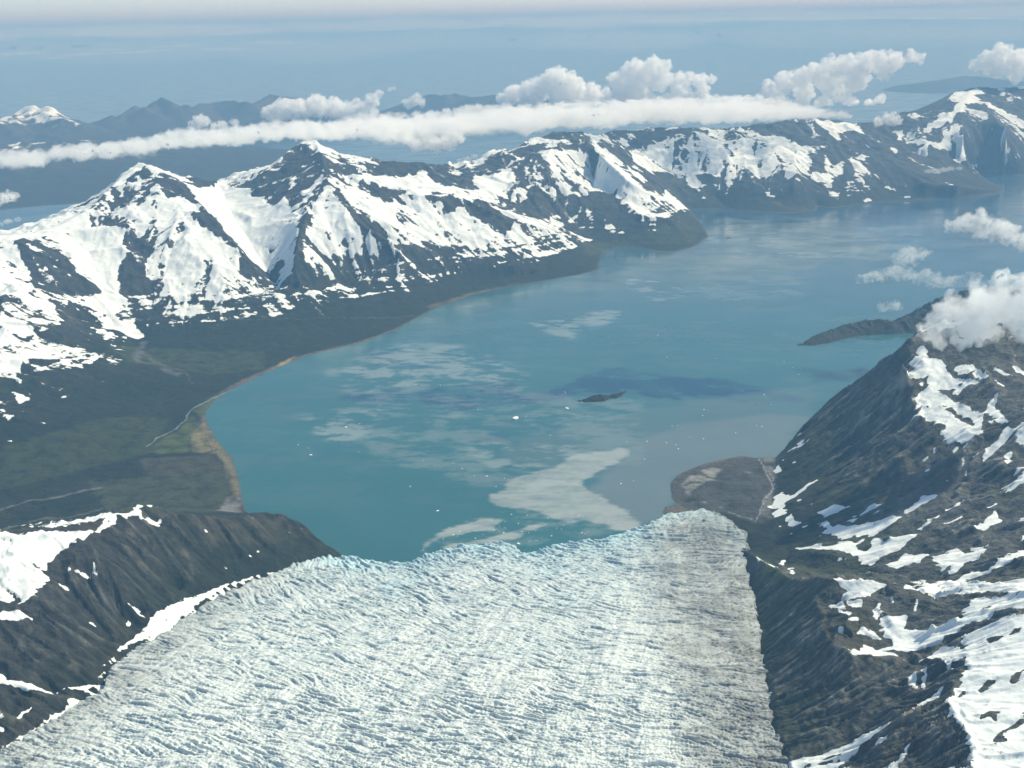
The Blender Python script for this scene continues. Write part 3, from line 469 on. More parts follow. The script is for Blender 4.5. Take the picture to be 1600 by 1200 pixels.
STREAMS = [([(0, 797), (45, 782), (85, 778), (130, 767), (160, 762)], 2.6, GRAVEL, .75), ([(0, 829), (60, 812), (110, 808), (160, 795)], 3.0, GRAVEL, .5), ([(228, 698), (245, 685), (275, 670), (290, 655), (298, 640), (325, 626), (355, 612), (378, 605)], 1.8, (.22, .27, .27), .9),
           ([(215, 545), (240, 565), (290, 580), (300, 600)], 2.0, GRAVEL, .5), ([(1186, 717), (1196, 735), (1205, 755), (1208, 765), (1193, 780), (1188, 800), (1180, 815)], 1.6, (.34, .34, .32), .9), ([(1195, 728), (1207, 745), (1211, 762), (1200, 775), (1192, 790)], 1.1, (.34, .34, .32), .8),
           ([(1136, 800), (1148, 803), (1175, 812)], 1.2, (.34, .34, .32), .8), ([(484, 470), (496, 482), (506, 492)], .8, (.5, .5, .5), .7), ([(320, 500.), (380, 499), (440, 498), (620, 496), (650, 492)], .8, GRAVEL, .6), ([(1038, 752), (1120, 758), (1190, 770)], 0, GRAVEL, 0),
           ([(565, 425), (578, 443)], 1.2, (.6, .6, .6), .9)]

bias = np.zeros((NI, NJ), f32)
vi, vj = np.nonzero(VIS); vx = PX[vi, vj]; vy = PY[vi, vj]
order = np.argsort(vy); vi, vj, vx, vy = vi[order], vj[order], vx[order], vy[order]
dpx = np.gradient(PX); dpy = np.gradient(PY)
ux_ = gi * dpx[0] + gj * dpx[1]; uy_ = gi * dpy[0] + gj * dpy[1]; um = np.sqrt(ux_ ** 2 + uy_ ** 2) + 1e-6; ux_ /= um; uy_ /= um
streak = (.4 * LF + .5 * LM + .4 * LCo)
jx = 1.6 * fbm(X[vi, vj], Y[vi, vj], 90, 3, seed=41) * 2; jy = 1.0 * fbm(X[vi, vj], Y[vi, vj], 90, 3, seed=44) * 2
sx = (ux_ * streak)[vi, vj]; sy = (uy_ * streak)[vi, vj]
def pick(pts, st=0.0):
    ys = [p[1] for p in pts]; a, b = np.searchsorted(vy, [min(ys) - 9, max(ys) + 9])
    xx = vx[a:b] + jx[a:b] + st * sx[a:b]; yy = vy[a:b] + jy[a:b] + st * sy[a:b]
    xs = [p[0] for p in pts]
    c = np.nonzero((xx >= min(xs)) & (xx <= max(xs)))[0]
    m = pip(xx[c], yy[c], pts); c = c[m] + a
    return vi[c], vj[c]
for k, kind, s, pts in PAINT:
    q = tr(k, pts); dm = max(p[1] for p in q) - min(p[1] for p in q)
    a, b = pick(q, min(8.0, .17 * dm)); far_k = k in 'ABCDEFL'
    bias[a, b] = (s if s >= 1 or not far_k else .54 * s) if kind == 's' else -s
wp = (bias != 0).astype(f32); bn = blur(bias, 10); wn_ = blur(wp, 10)
fill = (wp == 0) & (wn_ > .04) & (H0 > 100)
bias = np.where(fill, .75 * bn / np.maximum(wn_, .04), bias)
bias = blur(bias, 1)

# rule for everything that was not traced: snow lies high, not on steep rock, in streaks down the slope
snowy = np.clip(bias, 0, 1)
steep = sstep(0.18, 0.75, slope1) * rs * soft * (1 - .55 * snowy)
H2 = H1 + steep * (24 * (1 - far_w) * LG + 9 * far_w * LG + LCo * np.clip(cell * 1.25, 13, 20) + LM * np.clip(cell * .7, 6, 13) + LF * np.clip(cell * 0.5, 3.5, 7))
H2 += rs * soft * far_w * (1 - snowy) * sstep(250, 600, H1) * (.35 + .65 * pin) * 46 * (ridged(wx, wy, 330, 4, .55, 91) - .5)
H2 += rs * soft * (1 - far_w) * (1 - .7 * snowy) * 13 * (ridged(X, Y, 130, 4, .55, 77) - .5)
H2 += np.clip(H0 / 30, 0, 1) * soft * (1 - .7 * snowy) * (1.6 + np.clip(cell * .25, 0, 3)) * n2 * .6
H2 = np.where(H0 < -5, H0, H2)
H2 = np.where(lowland & (H2 < 1.0), .8, H2).astype(f32)
H2 = np.where((H0 > -5) & ~bay & (RR[:, None] < 14000) & (CCNT == 0) & (H2 < 0.8) & ~back, 0.8, H2)
rule = sstep(180, 560, H1 + 160 * n1) * 1.1 - 0.45 - 0.7 * sstep(0.55, 1.0, slope1)
rule = np.where(H0 < 130, -0.8, rule)
ab = np.abs(bias)
amp = .34 + .28 * sstep(1.0, .45, ab)
amp = np.where(bias > .02, amp * (.38 + .72 * sstep(.24, .46, slope1)), amp + .22 * sstep(420, 700, H1) * far_w)
snow = np.where(ab > .02, (.85 - .13 * far_w) * bias + (1 - ab) * .6 * rule, rule)
amp = np.where(bias <= .02, amp * (.12 + .88 * sstep(80, 160, H1)), amp)
lo_alt = sstep(420, 180, H1)
snow = snow + amp * (.22 * n2 + .98 * LF + .95 * LM + .30 * LCo + .22 * n4 + (.12 + .5 * lo_alt) * bandc)
snow = snow - .55 * sstep(.9, 2.0, .8 * LCo + .5 * LS) * sstep(.35, .8, slope1) * far_w
snow = np.where(H0 < 3, -1, snow).astype(f32)

# ground colour without snow
def mixc(c, col, t): return c + (np.array(col, f32) - c) * t[..., None]
t_alt = sstep(120, 420, H2 + 90 * n1)
base = np.empty((NI, NJ, 3), f32); base[:] = (.019, .030, .011)
base = mixc(base, (.041, .041, .015), sstep(-.25, .35, n1) * .6)
base = mixc(base, (.024, .037, .016), sstep(.0, 1.2, n2) * .5)
base = mixc(base, (.066, .066, .060), t_alt)
base = mixc(base, (.044, .050, .022), sstep(.1, 1.4, bandc) * sstep(700, 350, H1) * .55)
base = mixc(base, (.27, .255, .21), sstep(.0, 1.9, .45 * LG * (1 - far_w) + .45 * LCo + .55 * LM + .35 * LF + .3 * n4 + .2 * n2) * (0.25 + 0.65 * t_alt) * sstep(.25, .7, slope1))
base = mixc(base, (.022, .026, .022), sstep(.2, 1.8, -.35 * LF - .5 * LM - .4 * LCo - .3 * n4) * .75)
base = mixc(base, (.120, .085, .055), sstep(.05, .45, fbm(X, Y, 380, 4, seed=71)) * .24 * t_alt)
base *= (.50 + .62 * (1 - far_w) * sstep(60, 220, H1) * (X > 0))[..., None]  # near right slopes lightened in colour to offset their weak sunlight
shore_b = (H2 < 2.6) & (H2 > -3) & (H0 > -3)
base = mixc(base, (.14, .12, .095), blur(shore_b.astype(f32), 1) * .7)
tw = np.zeros((NI, NJ), f32); tc = base.copy()
for k, col, s, pts in TINT:
    a, b = pick(tr(k, pts)); tc[a, b] = col; tw[a, b] = s
tw = blur(tw, 3); tc = np.stack([blur(np.ascontiguousarray(tc[..., q]), 2) for q in range(3)], -1)
base = base + (.92 * tc - base) * (tw * (0.85 + .18 * n2).clip(.3, 1.1))[..., None]
for pts, wd, col, s in STREAMS:
    if wd <= 0: continue
    for (x0, y0), (x1, y1) in zip(pts[:-1], pts[1:]):
        dx, dy = x1 - x0, y1 - y0; L = math.hypot(dx, dy); nx, ny = -dy / L * wd / 2, dx / L * wd / 2 * .8
        a, b = pick([(x0 + nx, y0 + ny), (x1 + nx, y1 + ny), (x1 - nx, y1 - ny), (x0 - nx, y0 - ny)])
        base[a, b] += (.8 * np.array(col, f32) - base[a, b]) * s; snow[a, b] = -1
    del a, b
base *= (1 + .13 * n2 + .12 * LF + .12 * n4)[..., None].clip(.18, 1.0)
# soil blown on the rough edge of the ice beside the walls
snow = np.where(blur(gmask.astype(f32), 1) > .5, -.6, snow)
# ------------------------------------------------------------------ materials
def new_mat(name):
    m = bpy.data.materials.new(name); m.use_nodes = True
    nt = m.node_tree; nt.nodes.clear(); return m, nt
def N(nt, t, **kw):
    n = nt.nodes.new(t)
    for k, v in kw.items():
        if k in n.inputs.keys(): n.inputs[k].default_value = v
        else: setattr(n, k, v)
    return n
def L(nt, a, b): nt.links.new(a, b)
def math_n(nt, op, a, b=None, clamp=False):
    n = nt.nodes.new('ShaderNodeMath'); n.operation = op; n.use_clamp = clamp
    for k, v in ((0, a), (1, b)):
        if v is None: continue
        if isinstance(v, (int, float)): n.inputs[k].default_value = v
        else: L(nt, v, n.inputs[k])
    return n.outputs[0]
def noise_n(nt, scale, detail=4, rough=.55, vec=None):
    n = N(nt, 'ShaderNodeTexNoise', Scale=scale, Detail=detail, Roughness=rough)
    if vec is not None: L(nt, vec, n.inputs['Vector'])
    return n.outputs['Fac']
def mix_c(nt, fac, a, b, mode='MIX'):
    n = nt.nodes.new('ShaderNodeMix'); n.data_type = 'RGBA'; n.blend_type = mode
    for sock, v in ((n.inputs[0], fac), (n.inputs[6], a), (n.inputs[7], b)):
        if isinstance(v, (int, float)): sock.default_value = v
        elif isinstance(v, tuple): sock.default_value = v if len(v) == 4 else (*v, 1)
        else: L(nt, v, sock)
    return n.outputs[2]
def ramp_n(nt, fac, lo, hi):
    n = nt.nodes.new('ShaderNodeMapRange'); n.interpolation_type = 'SMOOTHSTEP'
    n.inputs[1].default_value = lo; n.inputs[2].default_value = hi; L(nt, fac, n.inputs[0]); return n.outputs[0]

def land_material():
    m, nt = new_mat('land'); out = N(nt, 'ShaderNodeOutputMaterial')
    pos = N(nt, 'ShaderNodeNewGeometry').outputs['Position']
    col = N(nt, 'ShaderNodeAttribute', attribute_name='ground').outputs['Color']
    sn = N(nt, 'ShaderNodeAttribute', attribute_name='snow').outputs['Fac']
    nf = noise_n(nt, 0.045, 4, .65, pos); nm = noise_n(nt, 0.012, 3, .6, pos)
    n3 = noise_n(nt, 0.022, 3, .6, pos)
    s = math_n(nt, 'ADD', sn, math_n(nt, 'MULTIPLY', math_n(nt, 'SUBTRACT', nf, .5), .7))
    s = math_n(nt, 'ADD', s, math_n(nt, 'MULTIPLY', math_n(nt, 'SUBTRACT', n3, .5), .4))
    s = ramp_n(nt, s, -0.09, 0.15)
    v = math_n(nt, 'ADD', .55, math_n(nt, 'MULTIPLY', nf, .9))
    g = mix_c(nt, 1.0, col, v, 'MULTIPLY')
    dirty = mix_c(nt, ramp_n(nt, nm, .62, .8), (.74, .77, .76), (.60, .60, .58))
    c = mix_c(nt, s, g, dirty)
    b = N(nt, 'ShaderNodeBsdfPrincipled', Roughness=.8); b.inputs['Specular IOR Level'].default_value = .15
    L(nt, c, b.inputs['Base Color'])
    bu = N(nt, 'ShaderNodeBump', Distance=14.0); L(nt, math_n(nt, 'SUBTRACT', .8, math_n(nt, 'MULTIPLY', s, .6)), bu.inputs['Strength'])
    L(nt, math_n(nt, 'ADD', nf, n3), bu.inputs['Height']); L(nt, bu.outputs[0], b.inputs['Normal'])
    L(nt, b.outputs[0], out.inputs['Surface']); return m
M_LAND = land_material()

def ice_material():
    m, nt = new_mat('glacier_ice'); out = N(nt, 'ShaderNodeOutputMaterial')
    pos = N(nt, 'ShaderNodeNewGeometry').outputs['Position']
    cr = N(nt, 'ShaderNodeAttribute', attribute_name='crack').outputs['Fac']
    di = N(nt, 'ShaderNodeAttribute', attribute_name='dirt').outputs['Fac']
    bl = N(nt, 'ShaderNodeAttribute', attribute_name='blue').outputs['Fac']
    nf = noise_n(nt, 0.09, 4, .7, pos); nl = noise_n(nt, 0.006, 4, .6, pos)
    c = mix_c(nt, ramp_n(nt, nf, .35, .7), (.54, .60, .60), (.78, .81, .785))
    c = mix_c(nt, N(nt, 'ShaderNodeAttribute', attribute_name='old').outputs['Fac'], c, (.36, .44, .46))
    c = mix_c(nt, math_n(nt, 'MULTIPLY', bl, .75), c, (.42, .66, .74))
    c = mix_c(nt, math_n(nt, 'MULTIPLY', cr, .8), c, (.22, .33, .38))  # crevasse shade painted in, on top of their bluer ice
    d = math_n(nt, 'MULTIPLY', di, ramp_n(nt, math_n(nt, 'ADD', math_n(nt, 'MULTIPLY', nf, .7), math_n(nt, 'MULTIPLY', nl, .5)), .1, .8))
    c = mix_c(nt, d, c, (.098, .101, .098))
    b = N(nt, 'ShaderNodeBsdfPrincipled', Roughness=.6); b.inputs['Specular IOR Level'].default_value = .3
    L(nt, c, b.inputs['Base Color'])
    bu = N(nt, 'ShaderNodeBump', Distance=4.0, Strength=.7); L(nt, nf, bu.inputs['Height']); L(nt, bu.outputs[0], b.inputs['Normal'])
    L(nt, b.outputs[0], out.inputs['Surface']); return m
M_ICE = ice_material()

def sea_material():
    m, nt = new_mat('sea_water'); out = N(nt, 'ShaderNodeOutputMaterial')
    pos = N(nt, 'ShaderNodeNewGeometry').outputs['Position']
    col = N(nt, 'ShaderNodeAttribute', attribute_name='ground').outputs['Color']
    mp = N(nt, 'ShaderNodeMapping'); mp.inputs['Scale'].default_value = (1, 2.2, 1); mp.inputs['Rotation'].default_value = (0, 0, .5); L(nt, pos, mp.inputs[0])
    nf = noise_n(nt, 0.02, 5, .65, mp.outputs[0]); nl = noise_n(nt, 0.0011, 4, .6, mp.outputs[0])
    v = math_n(nt, 'ADD', .78, math_n(nt, 'MULTIPLY', math_n(nt, 'ADD', nf, nl), .22))
    b = N(nt, 'ShaderNodeBsdfPrincipled'); b.inputs['IOR'].default_value = 1.33
    L(nt, mix_c(nt, 1.0, col, v, 'MULTIPLY'), b.inputs['Base Color'])
    L(nt, math_n(nt, 'ADD', .10, math_n(nt, 'MULTIPLY', ramp_n(nt, nl, .35, .7), .16)), b.inputs['Roughness'])
    bu = N(nt, 'ShaderNodeBump', Distance=1.0, Strength=.12); L(nt, nf, bu.inputs['Height']); L(nt, bu.outputs[0], b.inputs['Normal'])
    L(nt, b.outputs[0], out.inputs['Surface']); return m
M_SEA = sea_material()

def simple_mat(name, c0, c1, scale, rough=.8, bump=.5, dist=2.0):
    m, nt = new_mat(name); out = N(nt, 'ShaderNodeOutputMaterial')
    pos = N(nt, 'ShaderNodeNewGeometry').outputs['Position']
    nf = noise_n(nt, scale, 5, .65, pos)
    b = N(nt, 'ShaderNodeBsdfPrincipled', Roughness=rough); b.inputs['Specular IOR Level'].default_value = .2
    L(nt, mix_c(nt, ramp_n(nt, nf, .3, .7), c0, c1), b.inputs['Base Color'])
    bu = N(nt, 'ShaderNodeBump', Distance=dist, Strength=bump); L(nt, nf, bu.inputs['Height']); L(nt, bu.outputs[0], b.inputs['Normal'])
    L(nt, b.outputs[0], out.inputs['Surface']); return m

# ------------------------------------------------------------------ mesh helpers
def tag(o, label=None, cat=None, group=None, kind=None):
    if label: o['label'] = label
    if cat: o['category'] = cat
    if group: o['group'] = group
    if kind: o['kind'] = kind
    return o

def grid_object(name, x, y, z, fm, mat, attrs=None, smooth=True):
    ni, nj = x.shape
    fi, fj = np.nonzero(fm)
    used = np.zeros((ni, nj), bool)
    for a, b in ((0, 0), (1, 0), (1, 1), (0, 1)): used[fi + a, fj + b] = True
    idx = np.full((ni, nj), -1, np.int32); nv = int(used.sum()); idx[used] = np.arange(nv)
    quads = np.stack([idx[fi, fj], idx[fi, fj + 1], idx[fi + 1, fj + 1], idx[fi + 1, fj]], 1).astype(np.int32)
    me = bpy.data.meshes.new(name)
    me.vertices.add(nv); me.vertices.foreach_set('co', np.stack([x[used], y[used], z[used]], 1).astype(f32).ravel())
    nf = len(quads); me.loops.add(nf * 4); me.loops.foreach_set('vertex_index', quads.ravel())
    me.polygons.add(nf); me.polygons.foreach_set('loop_start', np.arange(0, nf * 4, 4, dtype=np.int32))
    me.update(calc_edges=True)
    me.polygons.foreach_set('use_smooth', np.full(nf, smooth, bool))
    for k, v in (attrs or {}).items():
        if v.ndim == 3:
            at = me.attributes.new(k, 'FLOAT_COLOR', 'POINT')
            at.data.foreach_set('color', np.concatenate([np.clip(v[used], 0, 1), np.ones((nv, 1), f32)], 1).astype(f32).ravel())
        else:
            at = me.attributes.new(k, 'FLOAT', 'POINT'); at.data.foreach_set('value', v[used].astype(f32).ravel())
    me.materials.append(mat)
    o = bpy.data.objects.new(name, me); COL.objects.link(o); return o

# ------------------------------------------------------------------ land objects
dry = (H2 > -9)
face_ok = (dry[:-1, :-1] | dry[1:, :-1] | dry[:-1, 1:] | dry[1:, 1:])
deep_gl = erode(gmask, 8)
face_ok &= ~deep_gl[:-1, :-1]
head_p = mask_ij(poly_ij([(-420, 770, 90), (0, 815, 42), (100, 812, 38), (250, 785, 28), (330, 793, 18), (385, 800, 0), (430, 812, 0), (500, 840, 0), (545, 860, 0), (545, 880, 40)] + GLL[1:] + [(-300, 1400, 470), (-900, 1400, 600)]))
delta_p = mask_ij(poly_ij([(1216, 700, 2), (1212, 718, 5), (1207, 745, 12), (1205, 775, 22), (1204, 800, 34), (1212, 830, 48), (1190, 850, 50), (1165, 850, 45), (1140, 815, 35), (1090, 800, 20), (1030, 815, 4), (1030, 757, 0), (1060, 725, 0), (1160, 700, 0)]))
lab = np.zeros((NI, NJ), np.int8)                       # 0 range
thx = np.broadcast_to(TH[None, :], (NI, NJ)); rr = np.broadcast_to(RR[:, None], (NI, NJ))
lab[(rr < 13500) & (thx < .06) & (H0 < 58)] = 1         # valley floor
lab[(rr < 12500) & (thx > .06) & (rr < 11500)] = 2      # slopes beside the ice
lab[delta_p] = 3
lab[head_p] = 4
lab[(rr < 6000) & (thx < .0) & ~head_p & (H0 > 58)] = 4
for k, nm in enumerate(['mountain_range', 'valley_floor', 'mountain_slope', 'river_delta', 'headland']):
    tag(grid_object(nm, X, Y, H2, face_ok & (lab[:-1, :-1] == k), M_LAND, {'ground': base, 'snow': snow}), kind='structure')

# ------------------------------------------------------------------ glacier
def wideblur(a, f, n):
    h, w = a.shape; p = np.pad(a, ((0, -h % f), (0, -w % f)), mode='edge')
    q = blur(p.reshape(p.shape[0] // f, f, p.shape[1] // f, f).mean((1, 3)), n)
    return blur(np.repeat(np.repeat(q, f, 0), f, 1)[:h, :w], f)
D2 = 0.00068
gj_ = np.nonzero(gmask.any(0))[0]; gi_ = np.nonzero(gmask.any(1))[0]
T2 = np.arange(TH[gj_[0]], TH[gj_[-1]] + .004, D2); R2 = np.arange(LR[gi_[0]], LR[gi_[-1]] + .004, D2)
rr2 = np.exp(R2)
X2 = (rr2[:, None] * np.sin(T2)[None]).astype(f32); Y2 = (rr2[:, None] * np.cos(T2)[None]).astype(f32)
fi2 = ((R2 - L0) / DT)[:, None] + 0 * T2[None]; fj2 = 0 * R2[:, None] + ((T2 - TH[0]) / DT)[None]
def bil(A):
    i = np.clip(np.floor(fi2).astype(int), 0, NI - 2); j = np.clip(np.floor(fj2).astype(int), 0, NJ - 2)
    a = (fi2 - i).astype(f32); b = (fj2 - j).astype(f32)
    return (A[i, j] * (1 - a) + A[i + 1, j] * a) * (1 - b) + (A[i, j + 1] * (1 - a) + A[i + 1, j + 1] * a) * b
gz = bil(GH)
inside = bil(blur(gmask.astype(f32), 2)); inw = bil(wipe(gmask, 22))
# flow of the ice
FL = [[(0, 1150), (155, 1055), (300, 925), (460, 874), (530, 864)], [(100, 1240), (420, 1010), (620, 900), (720, 860)], [(320, 1240), (600, 1000), (830, 868), (900, 845)], [(620, 1240), (760, 1050), (900, 920), (960, 845)], [(950, 1240), (985, 1000), (1000, 900), (1010, 830)], [(1210, 1230), (1165, 1000), (1120, 870), (1070, 800)]]
pi_, pj_, di_, dj_ = [], [], [], []
for l in FL:
    for (x0, y0), (x1, y1) in zip(l[:-1], l[1:]):
        a = at_z(x0, y0, 200); b = at_z(x1, y1, 200); ia, ja = to_ij(a[0], a[1]); ib, jb = to_ij(b[0], b[1])
        Ln = math.hypot(ib - ia, jb - ja)
        for t in np.linspace(0, 1, 5):
            pi_.append(ia + (ib - ia) * t); pj_.append(ja + (jb - ja) * t); di_.append((ib - ia) / Ln); dj_.append((jb - ja) / Ln)
fI = np.zeros(X2.shape, f32); fJ = np.zeros(X2.shape, f32); 
for a, b, c, d in zip(pi_, pj_, di_, dj_):
    w = (1.0 / ((fi2 - a) ** 2 + (fj2 - b) ** 2 + 900)).astype(f32) ** 1.5
    fI += w * f32(c); fJ += w * f32(d)
ang = np.arctan2(fJ, fI) + .55 * fbm(X2, Y2, 330, 3, seed=83) + .6 * fbm(X2, Y2, 120, 2, seed=84)
fI = np.cos(ang).astype(f32); fJ = np.sin(ang).astype(f32)
_ni, _nj = NI, NJ
NI, NJ = X2.shape; JJ, II = np.meshgrid(np.arange(NJ, dtype=f32), np.arange(NI, dtype=f32))
C1 = lic(blur(rng.standard_normal((NI, NJ)).astype(f32), 2), -fJ, fI, 15)       # crevasses across the flow
C2 = lic(blur(rng.standard_normal((NI, NJ)).astype(f32), 1), -fJ, fI, 4)
cc, ss = math.cos(.9), math.sin(.9)
C3 = lic(blur(rng.standard_normal((NI, NJ)).astype(f32), 2), fI * cc - fJ * ss, fI * ss + fJ * cc, 13)
C4 = lic(blur(rng.standard_normal((NI, NJ)).astype(f32), 5), -fJ, fI, 14)
CL = lic(blur(rng.standard_normal((NI, NJ)).astype(f32), 3), -fJ, fI, 16, 1.2)
FB = lic(blur(rng.standard_normal((NI, NJ)).astype(f32), 14), fI, fJ, 50, 2.4)
C6 = lic(blur(rng.standard_normal((NI, NJ)).astype(f32), 14), -fJ, fI, 16, 2.0)
B2 = blur(rng.standard_normal((NI, NJ)).astype(f32), 2); B2 /= B2.std()
FO = lic(blur(rng.standard_normal((NI, NJ)).astype(f32), 4), fI, fJ, 45, 1.5) * .7 + .4 * lic(blur(rng.standard_normal((NI, NJ)).astype(f32), 2), fI, fJ, 40, 1.3)   # bands along the flow
NI, NJ = _ni, _nj
PX2, PY2 = project(X2, Y2, gz)
mixw = sstep(-.25, .25, fbm(X2, Y2, 330, 3, seed=86))
cr = (C1 * (1 - .75 * mixw) + C3 * (.75 * mixw)) * 1.0 + .22 * C2 + .34 * C4
nearw = sstep(4700, 3700, rr2)[:, None].astype(f32)
cr = cr * (1 - .45 * nearw) + .75 * nearw * CL + .16 * B2
FO *= 1 - .8 * sstep(.0, .10, T2)[None].astype(f32)
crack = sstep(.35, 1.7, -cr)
calm = 1 - .45 * sstep(.2, .6, fbm(X2, Y2, 420, 2, seed=88))
edge = sstep(.30, .62, inside)
hz = (2.5 + 1.6 * nearw) * np.clip(cr, -1.6, 2.4) * calm - 3.4 * crack * calm + .8 * FO + 2.2 * C6 + 1.2 * FB + 10 * fbm(X2, Y2, 240, 3, seed=90)
front = np.zeros(X2.shape, f32)
fr = [at_z(*p) for p in GL[:17]]
dmin = np.full(X2.shape, 1e9, f32)
for a, b in zip(fr[:-1], fr[1:]):
    n = max(2, int(math.hypot(b[0] - a[0], b[1] - a[1]) / 40))
    for t in np.linspace(0, 1, n): dmin = np.minimum(dmin, (X2 - f32(a[0] + (b[0] - a[0]) * t)) ** 2 + (Y2 - f32(a[1] + (b[1] - a[1]) * t)) ** 2)
dmin = np.sqrt(dmin)
offm = sstep(120, 320, dmin)
fi2, fj2, fi0, fj0 = fi2 + 9 * offm * fbm(X2, Y2, 140, 4, .6, seed=80), fj2 + 9 * offm * fbm(X2, Y2, 140, 4, .6, seed=81), fi2, fj2
inside = bil(blur(gmask.astype(f32), 2)); inw = bil(wipe(gmask, 22)); fi2, fj2 = fi0, fj0
inside = inside + .16 * fbm(X2, Y2, 50, 3, seed=79) * np.clip(inside * 4, 0, 1)
edge = sstep(.30, .62, inside)
nf_ = np.exp(-dmin / 170)
hz += nf_ * (4.5 * np.clip(cr, -1.5, 2) + 4 * fbm(X2, Y2, 40, 3, seed=93))
ZG = gz + hz * (.35 + .65 * edge) - (1 - edge) * np.where(dmin < 90, 70, 26)
dirt = np.zeros(X2.shape, f32)
m = pip(PX2, PY2, [(1040, 806), (1150, 812), (1180, 900), (1205, 1000), (1240, 1120), (1260, 1230), (1090, 1230), (1060, 1080), (1030, 960), (1020, 880)]); dirt = np.maximum(dirt, .75 * m)
m = pip(PX2, PY2, [(1115, 830), (1180, 850), (1200, 1000), (1260, 1230), (1190, 1230), (1150, 1080), (1130, 960)]); dirt = np.maximum(dirt, 1.0 * m)
m = pip(PX2, PY2, [(-50, 1200), (100, 1110), (165, 1040), (300, 930), (400, 900), (480, 880), (400, 930), (330, 985), (260, 1060), (160, 1150), (60, 1215), (-50, 1260)]); dirt = np.maximum(dirt, .4 * m)
m = pip(PX2, PY2, [(-50, 1180), (155, 1060), (240, 970), (330, 920), (300, 960), (215, 1040), (130, 1120), (0, 1190)]); dirt = np.maximum(dirt, .6 * m)
mar = np.where(dmin > 260, sstep(.97, .60, inw + .10 * fbm(X2, Y2, 70, 3, seed=82)), 0)
dirt = np.maximum(wideblur(dirt, 16, 5), .95 * mar * (.55 + .45 * sstep(-.02, .05, T2)[None])) * np.clip(.9 + .15 * C6 + .25 * fbm(X2, Y2, 180, 3, seed=99), .2, 1.4) 
dirt = np.clip(dirt * (1 + .12 * FO) + .34 * sstep(.6, 2.2, FO) * sstep(-.1, .4, fbm(X2, Y2, 500, 2, seed=95)) + .10, 0, 1)
blue = np.clip(.85 * np.exp(-dmin / 150) + .5 * sstep(.1, .5, fbm(X2, Y2, 300, 3, seed=97)) * np.exp(-dmin / 700), 0, 1)
old = np.clip(.85 * np.exp(-dmin / 800) + .25 * fbm(X2, Y2, 350, 3, seed=131) + .14 * FO + .13 * FB, 0, .85)
blue *= np.clip(1.3 - 2 * dirt, 0, 1)
gface = (inside > .12); gface = gface[:-1, :-1] & gface[1:, 1:]
tag(grid_object('glacier', X2, Y2, ZG.astype(f32), gface, M_ICE, {'crack': crack * calm, 'dirt': dirt, 'blue': blue, 'old': old}), kind='structure')

# ------------------------------------------------------------------ sea
tf = np.arange(-.64, .64, .0022); tcs = np.linspace(.66, 2 * math.pi - .66, 70)
TS = np.concatenate([tf, tcs, [tf[0] + 2 * math.pi]])
RS = np.concatenate([[0.01, 300, 900, 1800, 2800], np.exp(np.arange(math.log(3600), math.log(30000), .0022)), np.exp(np.linspace(math.log(30500), math.log(600000), 60))])
XS = (RS[:, None] * np.sin(TS)[None]).astype(f32); YS = (RS[:, None] * np.cos(TS)[None]).astype(f32); ZS = np.zeros_like(XS)
fwd = YS > 500
PXS, PYS = project(XS, np.where(fwd, YS, 1e3), ZS); PXS = np.where(fwd, PXS, -9e3)
wob = 1.0
qx = PXS + 34 * fbm(XS, YS * 1.6, 520, 6, .62, seed=101) ; qy = PYS + 13 * fbm(XS, YS * 1.6, 520, 6, .62, seed=104)
def wfield(items, soft, wb=1.0):
    f = np.zeros(XS.shape, f32)
    for k, s, pts in items:
        m = pip(PXS + wb * (qx - PXS), PYS + wb * (qy - PYS), tr(k, pts)) & fwd; f = np.where(m, np.maximum(f, s), f)
    return blur(f, soft)
pale = wfield([('M', 1, [(705,1155),(800,1060),(900,1010),(1010,990),(1100,930),(1320,900),(1310,950),(1150,1050),(1060,1100),(1150,1140),(1230,1200),(1100,1200),(1000,1190),(860,1180),(750,1185)]),
               ('O', 1, [(850,100),(920,40),(980,0),(1300,0),(1350,60),(1600,220),(1590,240),(1480,240),(1350,210),(1180,190),(1060,150),(1000,140),(930,150)]),
               ('O', .95, [(500,360),(530,330),(600,270),(700,230),(820,200),(900,200),(860,240),(760,260),(640,290),(560,330),(540,370)]), ('O', 1, [(600,350),(700,320),(860,280),(1000,235),(1110,205),(1110,230),(1000,280),(900,300),(700,350)])], 3, .6)
silt_refl = wfield([('M', .75, [(20,530),(200,470),(290,400),(420,440),(560,420),(700,470),(850,570),(830,590),(700,600),(500,560),(380,590),(240,640),(100,650)]),
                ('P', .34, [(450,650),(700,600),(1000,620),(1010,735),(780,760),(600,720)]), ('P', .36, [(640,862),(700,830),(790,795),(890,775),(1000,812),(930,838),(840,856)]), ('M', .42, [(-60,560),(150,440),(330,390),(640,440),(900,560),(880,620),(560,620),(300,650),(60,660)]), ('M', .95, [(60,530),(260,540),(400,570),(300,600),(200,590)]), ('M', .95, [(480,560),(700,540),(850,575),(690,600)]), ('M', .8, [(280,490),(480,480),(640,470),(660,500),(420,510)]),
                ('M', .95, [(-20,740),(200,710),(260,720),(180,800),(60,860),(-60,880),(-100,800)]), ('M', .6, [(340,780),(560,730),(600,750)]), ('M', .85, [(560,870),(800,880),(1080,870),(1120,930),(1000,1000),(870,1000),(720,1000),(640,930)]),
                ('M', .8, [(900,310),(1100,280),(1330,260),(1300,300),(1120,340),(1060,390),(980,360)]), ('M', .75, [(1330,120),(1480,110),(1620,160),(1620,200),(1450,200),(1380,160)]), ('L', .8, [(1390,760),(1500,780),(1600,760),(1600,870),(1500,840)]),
                ('D', .55, [(1230,900),(1560,850),(1560,960),(1400,1050),(1250,1080)]), ('E', .42, [(0,1000),(600,960),(1100,1040),(1600,1000),(1600,1300),(0,1300)]), ('K', .2, [(0,0),(700,0),(600,200),(0,200)])], 3)
